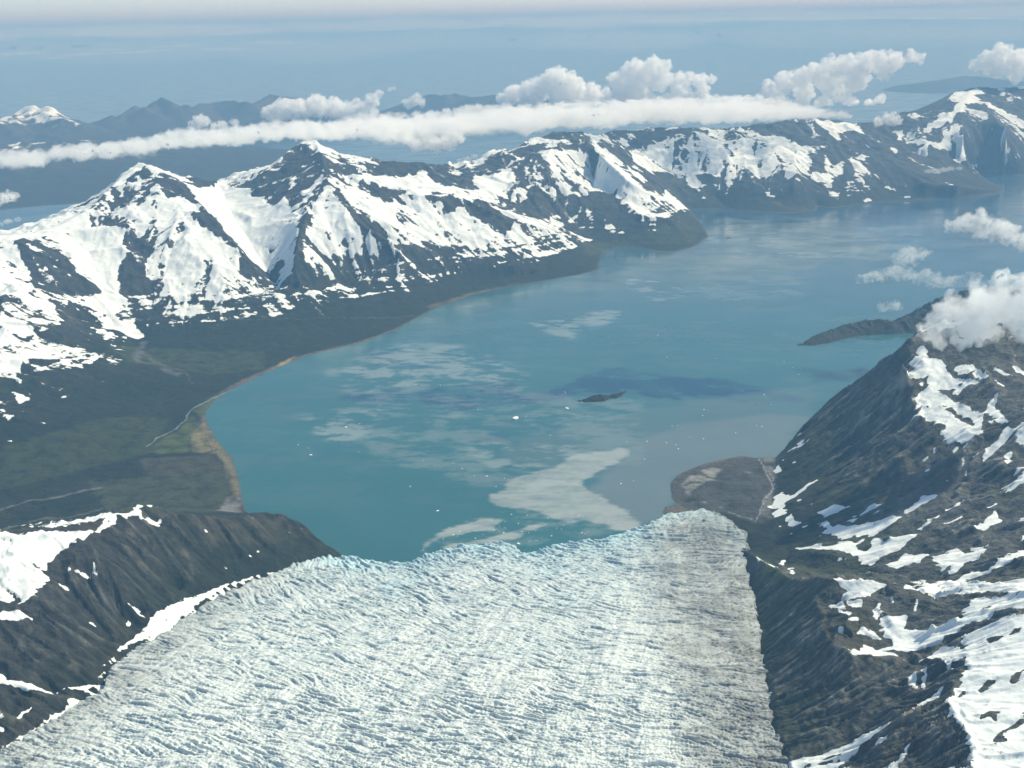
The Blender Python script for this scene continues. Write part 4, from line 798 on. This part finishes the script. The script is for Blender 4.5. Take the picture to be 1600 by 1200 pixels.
grey = wfield([('P', .9, [(900,800),(915,770),(965,725),(1000,690),(1060,665),(1150,650),(1260,650),(1225,720),(1150,720),(1060,745),(1045,800),(1000,825)]), ('P', .4, [(780,700),(880,670),(1000,640),(1270,600),(1260,680),(960,740),(800,730)])], 6)
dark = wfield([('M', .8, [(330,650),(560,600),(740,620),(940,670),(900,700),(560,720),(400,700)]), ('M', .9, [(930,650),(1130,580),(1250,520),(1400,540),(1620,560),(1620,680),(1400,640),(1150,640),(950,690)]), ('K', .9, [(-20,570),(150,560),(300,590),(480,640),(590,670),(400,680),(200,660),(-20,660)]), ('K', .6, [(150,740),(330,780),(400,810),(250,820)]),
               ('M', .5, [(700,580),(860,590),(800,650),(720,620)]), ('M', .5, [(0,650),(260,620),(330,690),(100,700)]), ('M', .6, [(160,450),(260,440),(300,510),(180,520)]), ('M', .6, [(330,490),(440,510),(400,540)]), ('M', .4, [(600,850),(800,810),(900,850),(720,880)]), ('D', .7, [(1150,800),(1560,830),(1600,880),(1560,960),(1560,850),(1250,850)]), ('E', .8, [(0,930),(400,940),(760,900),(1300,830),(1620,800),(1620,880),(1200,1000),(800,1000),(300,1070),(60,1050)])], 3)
hs = fbm(XS, YS, 900, 4, seed=110)
ws = fbm(XS * .9 + .35 * YS + 160 * fbm(XS, YS, 500, 3, seed=120), YS * 1.5 + 120 * fbm(XS, YS, 400, 3, seed=121), 520, 7, .66, seed=118); ws = ws / ws.std(); w3 = fbm(XS * .5 - .5 * YS, YS * 1.4 + .3 * XS, 130, 5, .65, seed=125); w3 = w3 / w3.std()
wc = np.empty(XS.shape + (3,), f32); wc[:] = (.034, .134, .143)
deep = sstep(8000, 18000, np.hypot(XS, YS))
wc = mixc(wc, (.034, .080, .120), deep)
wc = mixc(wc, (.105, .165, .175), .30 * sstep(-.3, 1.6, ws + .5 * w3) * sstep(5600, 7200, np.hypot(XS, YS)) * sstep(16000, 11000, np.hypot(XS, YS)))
wc = mixc(wc, (.010, .055, .105), np.clip(dark * 1.15 * (.85 + .4 * ws), 0, 1))  # shade and far-shore reflection put into the water colour as dark bands
wc = mixc(wc, (.165, .205, .215), grey * .9)
wc = mixc(wc, (.22, .29, .285), np.clip(silt_refl * 1.35 * sstep(-.9, 1.3, .75 * ws + .6 * w3), 0, .95))  # milky silt, with cloud reflections painted into the same pale colour
wc = mixc(wc, (.36, .40, .38), sstep(.12, .72, pale + (.13 * ws + .16 * w3) * (pale > .02)) * np.clip(.80 + .10 * ws + .14 * w3, .3, 1))
wc *= .76 * (1 + .10 * hs)[..., None]
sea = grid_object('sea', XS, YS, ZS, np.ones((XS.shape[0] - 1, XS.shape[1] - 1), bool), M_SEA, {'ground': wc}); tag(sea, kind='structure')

# ------------------------------------------------------------------ land farther off and islands
def ridge_land(name, pts, width, cell, mat=M_LAND, rough=.35, nscale=900, snow_at=900, prof=1.0, tint=None, seed=0, kind='structure', jag=1.0, crest=0, conc=1.0):
    rr_ = random.Random(seed)
    W0 = list(width) if isinstance(width, (list, tuple)) else [width] * len(pts); pts = [tuple(p) for p in pts]
    for lv in range(crest):
        q, w2 = [pts[0]], [W0[0]]
        for (a, b), (wa, wb) in zip(zip(pts[:-1], pts[1:]), zip(W0[:-1], W0[1:])):
            z = (a[2] + b[2]) / 2; dz = rr_.gauss(0, .055 * z / (1 + .6 * lv)); py_ = (a[1] + b[1]) / 2
            k_ = (at_z(a[0], a[1], a[2])[1] + at_z(b[0], b[1], b[2])[1]) / 2
            q += [((a[0] + b[0]) / 2, py_ - dz * FPX / k_, z + dz), b]; w2 += [(wa + wb) / 2, wb]
        pts, W0 = q, w2
    width = W0
    P = [at_z(*p) for p in pts]
    W = width if isinstance(width, (list, tuple)) else [width] * len(P)
    mw = max(W) * 1.25
    x0, x1 = min(p[0] for p in P) - mw, max(p[0] for p in P) + mw; y0, y1 = min(p[1] for p in P) - mw, max(p[1] for p in P) + mw
    xs = np.arange(x0, x1, cell); ys = np.arange(y0, y1, cell); gx, gy = np.meshgrid(xs, ys); gx = gx.astype(f32); gy = gy.astype(f32)
    ux = gx + .09 * width_n(W) * fbm(gx, gy, nscale * 1.5, 3, seed=seed + 1); uy = gy + .09 * width_n(W) * fbm(gx, gy, nscale * 1.5, 3, seed=seed + 4)
    h = np.full(gx.shape, -50, f32)
    for k in range(len(P) - 1):
        a, b = P[k], P[k + 1]; dx, dy = b[0] - a[0], b[1] - a[1]; L2 = dx * dx + dy * dy
        t = np.clip(((ux - a[0]) * dx + (uy - a[1]) * dy) / L2, 0, 1); d = np.hypot(ux - a[0] - t * dx, uy - a[1] - t * dy)
        z = a[2] + (b[2] - a[2]) * t; w = W[k] + (W[k + 1] - W[k]) * t
        h = np.maximum(h, (z + 12) * np.clip(1 - d / w, 0, 1) ** conc if prof == 1 else (z + 12) * (1 - np.clip(d / w, 0, 1) ** prof) - 12 * 0)
    h = h - 12
    amp = np.clip(h, 0, 1e9) 
    h = h + jag * amp * rough * (ridged(gx, gy, nscale, 5, .55, seed + 7) - .5)
    steep_n = fbm(gx, gy, nscale * .4, 3, seed=seed + 9)
    sn = sstep(snow_at - 250, snow_at + 250, h + 350 * steep_n) - .5 + .25 * fbm(gx, gy, 150, 3, seed=seed + 12)
    bc = np.empty(gx.shape + (3,), f32); bc[:] = tint or (.05, .052, .045)
    bc = mixc(bc, (.095, .085, .075), sstep(150, 500, h + 120 * steep_n)) if tint is None else bc
    bc = mixc(bc, (.15, .13, .11), ((h < cell * .15) & (h > -6)).astype(f32) * .6)
    bc *= .55 * (1 + .4 * fbm(gx, gy, cell * 4, 3, seed=seed + 15))[..., None].clip(.2, 1.6)
    d = h > -8; fm = d[:-1, :-1] | d[1:, :-1] | d[:-1, 1:] | d[1:, 1:]
    o = grid_object(name, gx, gy, np.maximum(h, -10), fm, mat, {'ground': bc, 'snow': sn.astype(f32)})
    return tag(o, kind=kind) if kind else o
def width_n(W): return float(np.mean(W))

ridge_land('far_mountains', [(-120,190,750),(0,193,720),(20,181,850),(48,165,1020),(75,172,960),(100,183,800),(130,199,470),(150,210,250)], 3600, 55, snow_at=760, seed=3, jag=.5, crest=2, conc=1.9)
ridge_land('far_mountains', [(118,203,400),(140,198,450),(160,185,600),(172,180,700),(180,187,600),(208,164,860),(219,173,780),(235,165,850),(251,154,960),(275,167,820),(290,164,830),(300,168,780),(315,160,850),(350,158,850),(390,162,800),(415,151,880),(428,146,920),(440,151,860),(460,152,830),(480,162,650),(560,178,350),(620,192,60)], 3000, 55, snow_at=1150, seed=5, jag=.22, nscale=800, crest=2, conc=1.9)
ridge_land('far_hills', [(-150,235,600),(0,228,600),(100,220,600),(200,226,480),(270,240,300),(300,252,140),(318,262,15)], [6000,5800,5200,4200,2600,1200,300], 55, snow_at=620, seed=8, jag=.7, prof=1)
ridge_land('far_mountains', [(630,170,250),(655,153,560),(672,146,700),(685,150,640),(715,144,720),(740,151,620),(765,148,650),(790,146,680),(830,150,560),(900,160,350),(960,172,60)], 2600, 60, snow_at=2500, seed=11, jag=.2, crest=2, conc=1.8)
ridge_land('far_hills', [(1465,141,20),(1475,131,200),(1490,123,320),(1510,118,390),(1530,119,370),(1560,124,280),(1600,128,220),(1680,130,100)], 2400, 60, snow_at=2500, seed=14, jag=.2, crest=1)
M_WOOD = M_LAND
o = ridge_land('island', [(1246,539,2),(1253,537,8),(1258,538,3),(1268,532,26),(1285,523,48),(1300,517,52),(1318,511,66),(1340,505,78),(1365,500,96),(1385,501,92),(1398,505,66),(1404,503,70),(1420,496,105),(1450,483,150),(1500,462,220),(1560,452,240)], [40,60,40,90,130,140,150,170,180,180,150,150,200,260,400,500], 5, rough=.5, nscale=110, snow_at=5000, prof=2.2, tint=(.032,.036,.024), seed=17, kind=None, jag=.8)
tag(o, 'long dark wooded island tapering into the bay, its far end hidden by cloud', 'island')
o = ridge_land('island', [(903,625.5,3),(906,625,10),(909,626,3),(916,623,18),(928,619,30),(938,617.5,32),(945,618,18),(948.2,618.6,-9),(949.6,618.3,-9),(952,618,14),(960,616,20),(968,614,14),(974,612,6),(979,610,3)], [16,18,14,45,70,72,60,26,24,40,50,36,20,14], 2.2, rough=.6, nscale=45, snow_at=5000, prof=2.2, tint=(.030,.032,.026), seed=19, kind=None, jag=.9)
tag(o, 'small narrow dark rocky island alone in the middle of the bay', 'island')
o = ridge_land('islet', [(1135,371,4),(1138,370.6,12),(1142,371,4)], [14,20,14], 2.5, rough=.5, nscale=25, snow_at=5000, prof=2.2, tint=(.035,.035,.03), seed=23, kind=None)
tag(o, 'tiny dark rock islet off the low wooded point in the far bay', 'islet')

# ------------------------------------------------------------------ icebergs
M_BERG = simple_mat('berg_ice', (.80, .86, .88), (.93, .95, .95), .25, .45, .5, .6)
import bmesh
def berg_mesh(name, seed, tall, sub):
    bm = bmesh.new(); bmesh.ops.create_icosphere(bm, subdivisions=sub, radius=1.0)
    r = random.Random(seed); ph = [r.uniform(0, 6.28) for _ in range(6)]
    dirs = [Vector((r.gauss(0, 1), r.gauss(0, 1), r.gauss(0, .6))).normalized() for _ in range(9)]; cut = [r.uniform(.55, .95) for _ in range(9)]
    for v in bm.verts:
        p = v.co.copy()
        for d_, c_ in zip(dirs, cut):
            e = p.dot(d_)
            if e > c_: p -= d_ * (e - c_) * .92
        p.z = p.z * tall * (1 + .35 * math.sin(3 * p.x + ph[0]) * math.cos(2.5 * p.y + ph[1])) if p.z > 0 else p.z * .25
        p.x *= 1.25; v.co = p
    me = bpy.data.meshes.new(name); bm.to_mesh(me); bm.free(); me.materials.append(M_BERG); return me
BM = [berg_mesh('iceberg', s, t, 3) for s, t in ((1, .55), (2, .4), (3, .7), (4, .35), (5, .5), (6, .3))]
def berg(px, py, w, label, group=None, v=None):
    p = at_z(px, py, 0); o = bpy.data.objects.new('iceberg', BM[random.randrange(6) if v is None else v]); COL.objects.link(o)
    s = w / 2.2; o.location = (p[0], p[1], -.1); o.scale = (s, s * random.uniform(.6, .95), s * random.uniform(.7, 1.0)); o.rotation_euler = (0, 0, random.uniform(0, 6.28))
    return tag(o, label, 'iceberg', group)
berg(805, 654, 62, 'largest white iceberg, alone below the narrow rocky island in mid bay', v=2)
berg(886, 638, 38, 'second largest white iceberg, flat topped, just below the narrow rocky island', v=1)
berg(485, 711, 24, 'lone white iceberg on the open teal water nearest the grassy spit', v=0)
berg(541, 667, 22, 'white iceberg at the lower left tip of the pale milky streaks in mid bay', v=4)
berg(684, 798, 20, 'white iceberg on the clear teal water left of the pale silt plume', v=3)
berg(810, 850, 24, 'white iceberg lying close under the ice cliff in the dark water notch', v=2)
berg(761, 744, 17, 'white iceberg on the teal water just left of the pale silt plume tip', v=4)
G1, G2, G3 = 'small icebergs scattered over the open bay', 'small icebergs in the grey silty water off the delta', 'brash ice pieces under the glacier front'
L1, L2, L3 = 'tiny white iceberg floating on the open blue water of the bay', 'tiny white iceberg floating in the grey silty water before the delta', 'tiny white piece of ice floating close to the glacier front'
for px, py in [(962,565),(970,572),(882,612),(884,614),(822,651),(838,651),(897,648),(918,650),(747,640),(688,602),(650,601),(562,662),(628,674),(662,720),(722,732),(741,743),(788,747),(708,724),(600,680),(1028,524),(1042,558),(466,695),(482,700),(560,706),(641,760),(775,760),(640,640),(590,625),(1225,565),(1239,574),(1248,585),(1262,578),(980,690),(888,664),(860,680),(1120,560),(1160,610),(1100,640)]:
    berg(px, py, random.uniform(6, 11), L1, G1)
for k in range(70):
    px = random.uniform(930, 1260); py = random.uniform(600, 800)
    if pip(np.array([px]), np.array([py]), [(925, 770), (970, 715), (1060, 655), (1200, 610), (1290, 585), (1210, 700), (1150, 705), (1055, 735), (1038, 765), (1035, 790), (1000, 808), (950, 790)])[0]:
        berg(px, py, random.choice([4.5, 5.5, 6, 7, 9, 12]), L2, G2)
for k in range(150):
    px = random.uniform(655, 1000); py = random.uniform(800, 868)
    if pip(np.array([px]), np.array([py]), [(655, 862), (680, 845), (760, 815), (800, 790), (880, 795), (960, 815), (985, 822), (930, 834), (860, 843), (820, 852), (805, 842), (780, 838), (700, 848)])[0]:
        berg(px, py, random.choice([3.5, 4, 4.5, 5.5, 7, 10]), L3, G3)
HAZE_D = 3.15e-5; HAZE_C = (.22, .445, .715, 1); HAZE_A = (.41, .21, .0, 1); SKY_S = .13; SUN_S = 5.0; EXPO = 0.38; VB = 16
# ------------------------------------------------------------------ clouds
def cloud_mat(name, dens, het=0):
    m, nt = new_mat(name); out = N(nt, 'ShaderNodeOutputMaterial')
    pv = N(nt, 'ShaderNodeVolumePrincipled', Density=dens, Anisotropy=.0)
    pv.inputs['Color'].default_value = (1, 1, 1, 1); pv.inputs['Absorption Color'].default_value = (1, 1, 1, 1)
    if het:
        nf = noise_n(nt, 1.0 / het, 6, .62, N(nt, 'ShaderNodeTexCoord').outputs['Object'])
        L(nt, math_n(nt, 'MULTIPLY', ramp_n(nt, nf, .36, .66), dens * 1.9), pv.inputs['Density'])
        m.cycles.volume_step_rate = .12
    L(nt, pv.outputs[0], out.inputs['Volume']); return m
CM = {}
def cloud(label, puffs, dist, dens=.011, sub=26, flat=1.0, depth=1.0, wid=1.0, rough=.65, seed=0, vox=.085, base=None, group=None, het=.5, grow=1.0):
    r = random.Random(seed); bm = bmesh.new(); rs_ = []
    for k, (px, py, rp) in enumerate(puffs):
        d = dist[0] + (dist[1] - dist[0]) * (k / max(1, len(puffs) - 1)) if isinstance(dist, tuple) else dist
        R = rp * math.hypot(d, CAM_H * .6) / FPX
        R *= grow; c = Vector(at_dist(px, py, d)); c.y += r.uniform(-.6, .6) * R * depth; rs_.append(R)
        items = [(c, R)]
        for q in range(sub):
            v = Vector((r.gauss(0, 1), r.gauss(0, 1), r.gauss(.25, .8))).normalized(); q_ = r.choice((.5, .36, .3, .24, .2))
            items.append((c + Vector((v.x * wid, v.y * depth, v.z * flat)) * R * r.uniform(.75, 1.0), R * q_))
        for cc_, RR_ in items:
            m4 = Matrix.Translation(cc_) @ Matrix.Diagonal((wid, depth, flat, 1)) @ Matrix.Scale(RR_, 4)
            bmesh.ops.create_icosphere(bm, subdivisions=2, radius=1.0, matrix=m4)
    if base is not None:
        for v in bm.verts:
            if v.co.z < base: v.co.z = base + (v.co.z - base) * .2
    mR = float(np.median(rs_))
    me = bpy.data.meshes.new('cloud'); bm.to_mesh(me); bm.free()
    ctr = np.zeros(len(me.vertices) * 3, f32); me.vertices.foreach_get('co', ctr); ctr = ctr.reshape(-1, 3); c0 = ctr.mean(0); ctr -= c0
    me.vertices.foreach_set('co', ctr.ravel()); me.update()
    o = bpy.data.objects.new('cloud', me); COL.objects.link(o); o.location = c0.tolist()
    a = o.modifiers.new('r', 'REMESH'); a.mode = 'VOXEL'; a.voxel_size = max(mR * vox * min(1, flat * 1.3), 4)
    for sz, st in ((.9, rough), (.4, rough * .75), (.18, rough * .4)):
        t = bpy.data.textures.new('t', 'CLOUDS'); t.noise_scale = mR * sz; t.noise_depth = 2
        b = o.modifiers.new('d', 'DISPLACE'); b.texture = t; b.strength = mR * st * min(1, flat * 1.4); b.texture_coords = 'LOCAL'; b.mid_level = .5
    dg = bpy.context.evaluated_depsgraph_get(); e = o.evaluated_get(dg); nm = bpy.data.meshes.new_from_object(e, depsgraph=dg)
    o.modifiers.clear(); o.data = nm; bpy.data.meshes.remove(me)
    for p in nm.polygons: p.use_smooth = True
    hh = round(mR * het); k = 'v%g_%g' % (dens, hh)
    if k not in CM: CM[k] = cloud_mat('cloud_vapour', dens, hh)
    nm.materials.clear(); nm.materials.append(CM[k])
    return tag(o, label, 'cloud', group)

def dense(p):
    return [q for a, b in zip(p[:-1], p[1:]) for q in (a, ((a[0] + b[0]) / 2, (a[1] + b[1]) / 2, (a[2] + b[2]) / 2))] + [p[-1]]
band = [(-60, 257, 13.65), (-20, 252, 14.700000000000001), (20, 249, 15.75), (60, 245, 14.700000000000001), (100, 241, 14.700000000000001), (140, 236, 15.75), (180, 231, 15.75), (220, 226, 16.8), (260, 222, 16.8), (300, 217, 17.85), (340, 213, 17.85), (380, 210, 17.85), (420, 207, 18.900000000000002), (460, 204, 18.900000000000002), (500, 202, 18.900000000000002), (540, 201, 18.900000000000002), (580, 201, 22.5), (620, 199, 22.5), (660, 196, 22.5), (700, 194, 22.5), (740, 192, 22.5), (780, 189, 22.5), (820, 187, 22.5), (860, 185, 22.5), (900, 183, 22.5), (940, 182, 22.5), (980, 180, 22.5), (1020, 179, 22.5), (1060, 177, 22.5), (1100, 176, 22.5), (1140, 174, 21.25), (1180, 174, 18.75), (1220, 174, 16.25), (1260, 176, 13.75), (1290, 178, 9), (1315, 181, 6)]
cloud('long flat white stratus band stretching across the picture behind the snowy peaks', band, (16000, 20600), dens=.0040, sub=14, flat=.62, depth=3.0, wid=1.9, rough=.9, seed=1, vox=.14, het=.8)
cloud('heaped white cumulus rising from the stratus band above the second peak', [(425,180,12),(445,172,13),(470,170,13),(495,167,14),(520,170,13),(540,176,12),(560,168,9),(580,157,8),(592,147,5),(575,175,11)], 22500, seed=2, base=1180, grow=1.22)
cloud('tiny puff of cloud floating above the gap left of the dark far headland', [(610,139,4),(616,138,3)], 23500, dens=.008, seed=3)
cloud('small round cloud puff just left of the dark far headland', [(638,163,8),(650,157,9),(658,160,7)], 23000, dens=.008, seed=4)
cloud('tall white cumulus heap left of the twin heaps, right of the dark far headland', [(785,154,7),(800,149,11),(825,141,13),(850,133,13),(868,122,13),(882,126,12),(902,138,12),(925,146,11),(880,147,14),(840,150,12),(945,151,9),(790,160,9),(830,161,11),(870,162,11),(910,162,11),(948,160,9)], 23500, seed=5, base=1150, grow=1.22)
cloud('tallest white cumulus with ragged right edge, in the middle of the skyline', [(965,129,12),(980,113,11),(996,106,10),(1020,101,10),(1036,104,8),(1000,122,15),(1030,126,13),(1060,131,11),(1076,122,7),(1095,128,9),(1112,125,5),(1060,145,11),(1100,142,7),(990,140,14),(970,152,11),(1005,156,11),(1040,158,10),(1075,156,9),(1102,152,7)], 24000, seed=6, base=1150, grow=1.22)
cloud('broad slanting white cumulus climbing to the right above the right end of the band', [(1205,141,11),(1225,129,12),(1250,123,12),(1270,113,12),(1300,107,13),(1325,104,12),(1350,102,12),(1372,94,10),(1400,97,11),(1425,89,7),(1438,91,6),(1300,130,15),(1340,125,13),(1260,145,12),(1380,114,9),(1320,148,10),(1372,156,6),(1215,157,9),(1250,161,10),(1290,163,10),(1330,162,8),(1360,164,6)], 24500, seed=7, base=1150, grow=1.22)
cloud('white cumulus cut by the right edge of the picture above the snowy massif', [(1525,101,7),(1545,96,11),(1566,88,12),(1590,98,13),(1612,105,13),(1560,109,11),(1590,117,9)], 26500, seed=8, grow=1.2)
cloud('low row of small cloud heads on top of the left part of the stratus band', [(265,209,5),(300,196,7),(312,190,9),(322,189,7),(345,197,7),(366,193,6),(335,200,7)], 19500, seed=9)
cloud('rounded white cloud hanging below the stratus band left of the craggy third peak', [(650,227,11),(672,221,14),(696,222,14),(714,216,11),(680,233,8),(650,234,6),(640,222,8)], 19500, dens=.010, flat=.8, seed=10)
cloud('small flat cloud scrap over the water beside the craggy third peak', [(718,251,5),(730,248,6),(742,244,6)], 19300, dens=.008, flat=.6, seed=11)
cloud('small cloud resting on the saddle left of the snowy right massif', [(1372,191,7),(1388,186,9),(1402,189,7)], 21300, dens=.010, seed=12)
cloud('upper of two small clouds at the left edge beside the first peak', [(-12,316,12),(8,310,11),(22,306,7)], 15200, dens=.009, flat=.75, seed=13)
cloud('lower thin cloud of the two at the left edge', [(0,350,5),(14,345,6),(28,343,5)], 15600, dens=.006, flat=.6, seed=14)
cloud('big near cloud sitting on the summit of the steep right mountain', [(1457,520,16),(1470,500,22),(1492,487,25),(1520,490,32),(1552,480,32),(1582,465,32),(1612,450,32),(1502,523,20),(1540,521,20),(1590,503,28),(1465,533,11),(1635,480,30)], 6750, dens=.010, sub=14, depth=1.1, rough=.7, seed=15, vox=.1, het=1.1)
cloud('white cloud over the bay at the right edge, above the dark wooded island', [(1488,353,9),(1510,349,12),(1535,346,13),(1555,358,14),(1582,370,14),(1607,378,14),(1530,364,9)], 10300, dens=.009, flat=.85, rough=.8, seed=16, het=.8, grow=1.15)
cloud('torn thin cloud streak over the bay above the far end of the dark island', [(1350,436,6),(1374,431,7),(1400,425,9),(1425,398,9),(1414,404,8),(1440,431,9),(1470,440,9),(1496,440,7),(1520,431,5)], 9900, dens=.0045, flat=.7, wid=1.7, rough=.9, seed=17, het=.9, grow=1.5)
cloud('faint little cloud wisp just above the dark wooded island', [(1378,479,7),(1396,478,7)], 9600, dens=.005, flat=.8, rough=.8, seed=18, het=.9, grow=1.4)
cloud('low fog patch lying over the lagoon below the right massif', [(1452,268,6),(1462,267,7),(1474,265,7),(1486,264,6),(1498,263,5)], 18800, dens=.004, flat=.5, het=0, seed=19)
cloud('far thin streak of cloud along the horizon at the upper right', [(1020 + 22 * q, 33 - .55 * q + .0011 * (q * 4) ** 2 * .9, 2.0 + .5 * math.sin(q * 1.7)) for q in range(30)], 42000, dens=.003, sub=3, flat=.4, depth=3, wid=7, rough=.2, seed=20, vox=.3)

cloud('faint pale sheet of sea fog spread over the far ocean at the upper left', [(-60 + 26 * q, 92 - 1.2 * q + 5 * math.sin(q * 1.3), 5 + 2 * math.sin(q * 2.1)) for q in range(20)], 48000, dens=.00022, sub=4, flat=.25, depth=9, wid=4, rough=.5, seed=31, vox=.3, het=2.5)
cloud('second faint fog sheet lying farther out on the ocean near the horizon', [(-60 + 34 * q, 62 - .9 * q + 3 * math.sin(q * 1.7), 4 + 1.5 * math.sin(q * 1.1)) for q in range(26)], 70000, dens=.00022, sub=4, flat=.25, depth=12, wid=6, rough=.5, seed=32, vox=.3, het=2.5)

cloud('very thin pale fog bank lying all along the ocean horizon', [(-160 + 50 * q, 56 - 1.1 * q + 2.5 * math.sin(q * 1.9), 17 + 4 * math.sin(q * 1.3)) for q in range(40)], 80000, dens=.000032, sub=3, flat=.4, depth=22, wid=4, rough=.9, seed=33, vox=.3, het=0)

cloud('lumpy white cloud heads along the top of the right half of the stratus band', dense([(560,184,8),(600,182,7),(650,180,6),(700,177,8),(742,172,10),(790,170,8),(850,168,9),(905,167,10),(960,164,9),(1010,163,10),(1060,161,10),(1110,159,9),(1150,158,11),(1185,160,10),(1225,164,8)]), (19600, 21200), dens=.006, flat=.75, wid=1.6, depth=1.6, rough=.9, seed=41)
cloud('torn lower fringe of cloud under the middle of the stratus band', dense([(560,213,6),(590,218,7),(612,224,6),(640,216,8),(700,210,8),(745,208,7),(790,206,6),(840,203,6)]), 18600, dens=.0035, flat=.6, wid=1.9, depth=1.6, rough=1.0, seed=42)

cloud('broad faint veil of sea haze low over the ocean in front of the horizon fog', [(-160 + 60 * q, 84 - 1.3 * q + 4 * math.sin(q * 1.7), 25 + 6 * math.sin(q * 1.1)) for q in range(34)], 66000, dens=.000012, sub=3, flat=.4, depth=14, wid=4, rough=1.0, seed=35, vox=.3, het=0)
# ------------------------------------------------------------------ air, sky, sun
SUN_AZ, SUN_EL = math.radians(60), math.radians(46)       # to the right of the view and ahead
hz_m, nt = new_mat('haze'); out = N(nt, 'ShaderNodeOutputMaterial')
pv = N(nt, 'ShaderNodeVolumePrincipled', Density=HAZE_D, Anisotropy=0.0)
pv.inputs['Color'].default_value = HAZE_C; pv.inputs['Absorption Color'].default_value = HAZE_A
L(nt, pv.outputs[0], out.inputs['Volume'])
bm = bmesh.new(); bmesh.ops.create_cube(bm, size=1.0)
me = bpy.data.meshes.new('haze'); bm.to_mesh(me); bm.free(); me.materials.append(hz_m)
hz_o = bpy.data.objects.new('haze', me); COL.objects.link(hz_o); tag(hz_o, kind='stuff')
HB, HT = -61.0, 4200.0
hz_o.scale = (1.3e6, 1.3e6, HT - HB); hz_o.location = (0, 0, (HT + HB) / 2)

w = bpy.data.worlds.new('World'); sc.world = w; w.use_nodes = True; nt = w.node_tree; nt.nodes.clear()
out = N(nt, 'ShaderNodeOutputWorld'); bg = N(nt, 'ShaderNodeBackground', Strength=SKY_S)
sky = N(nt, 'ShaderNodeTexSky'); sky.sky_type = 'NISHITA'; sky.sun_disc = False; sky.sun_elevation = SUN_EL; sky.sun_rotation = SUN_AZ; sky.altitude = 2900; sky.dust_density = .2; sky.ozone_density = 2.0
L(nt, sky.outputs[0], bg.inputs[0]); L(nt, bg.outputs[0], out.inputs[0])
ld = bpy.data.lights.new('sun', 'SUN'); ld.energy = SUN_S; ld.angle = math.radians(.5); ld.color = (1, .985, .78)
so = bpy.data.objects.new('sun', ld); COL.objects.link(so)
dv = Vector((math.sin(SUN_AZ) * math.cos(SUN_EL), math.cos(SUN_AZ) * math.cos(SUN_EL), math.sin(SUN_EL)))
so.rotation_euler = (-dv).to_track_quat('-Z', 'Y').to_euler(); so.location = (4000, 4000, 6000)
sc.view_settings.view_transform = 'Standard'; sc.view_settings.look = 'None'; sc.view_settings.exposure = EXPO; sc.view_settings.gamma = 1.0
cy = sc.cycles
cy.use_denoising = True; cy.denoiser = 'OPENIMAGEDENOISE'; cy.denoising_input_passes = 'RGB_ALBEDO_NORMAL'; cy.denoising_prefilter = 'ACCURATE'
cy.max_bounces = 12; cy.diffuse_bounces = 2; cy.glossy_bounces = 2; cy.transmission_bounces = 2; cy.volume_bounces = VB; cy.transparent_max_bounces = 16
cy.volume_step_rate = 1.0; cy.volume_max_steps = 1024; cy.use_adaptive_sampling = False
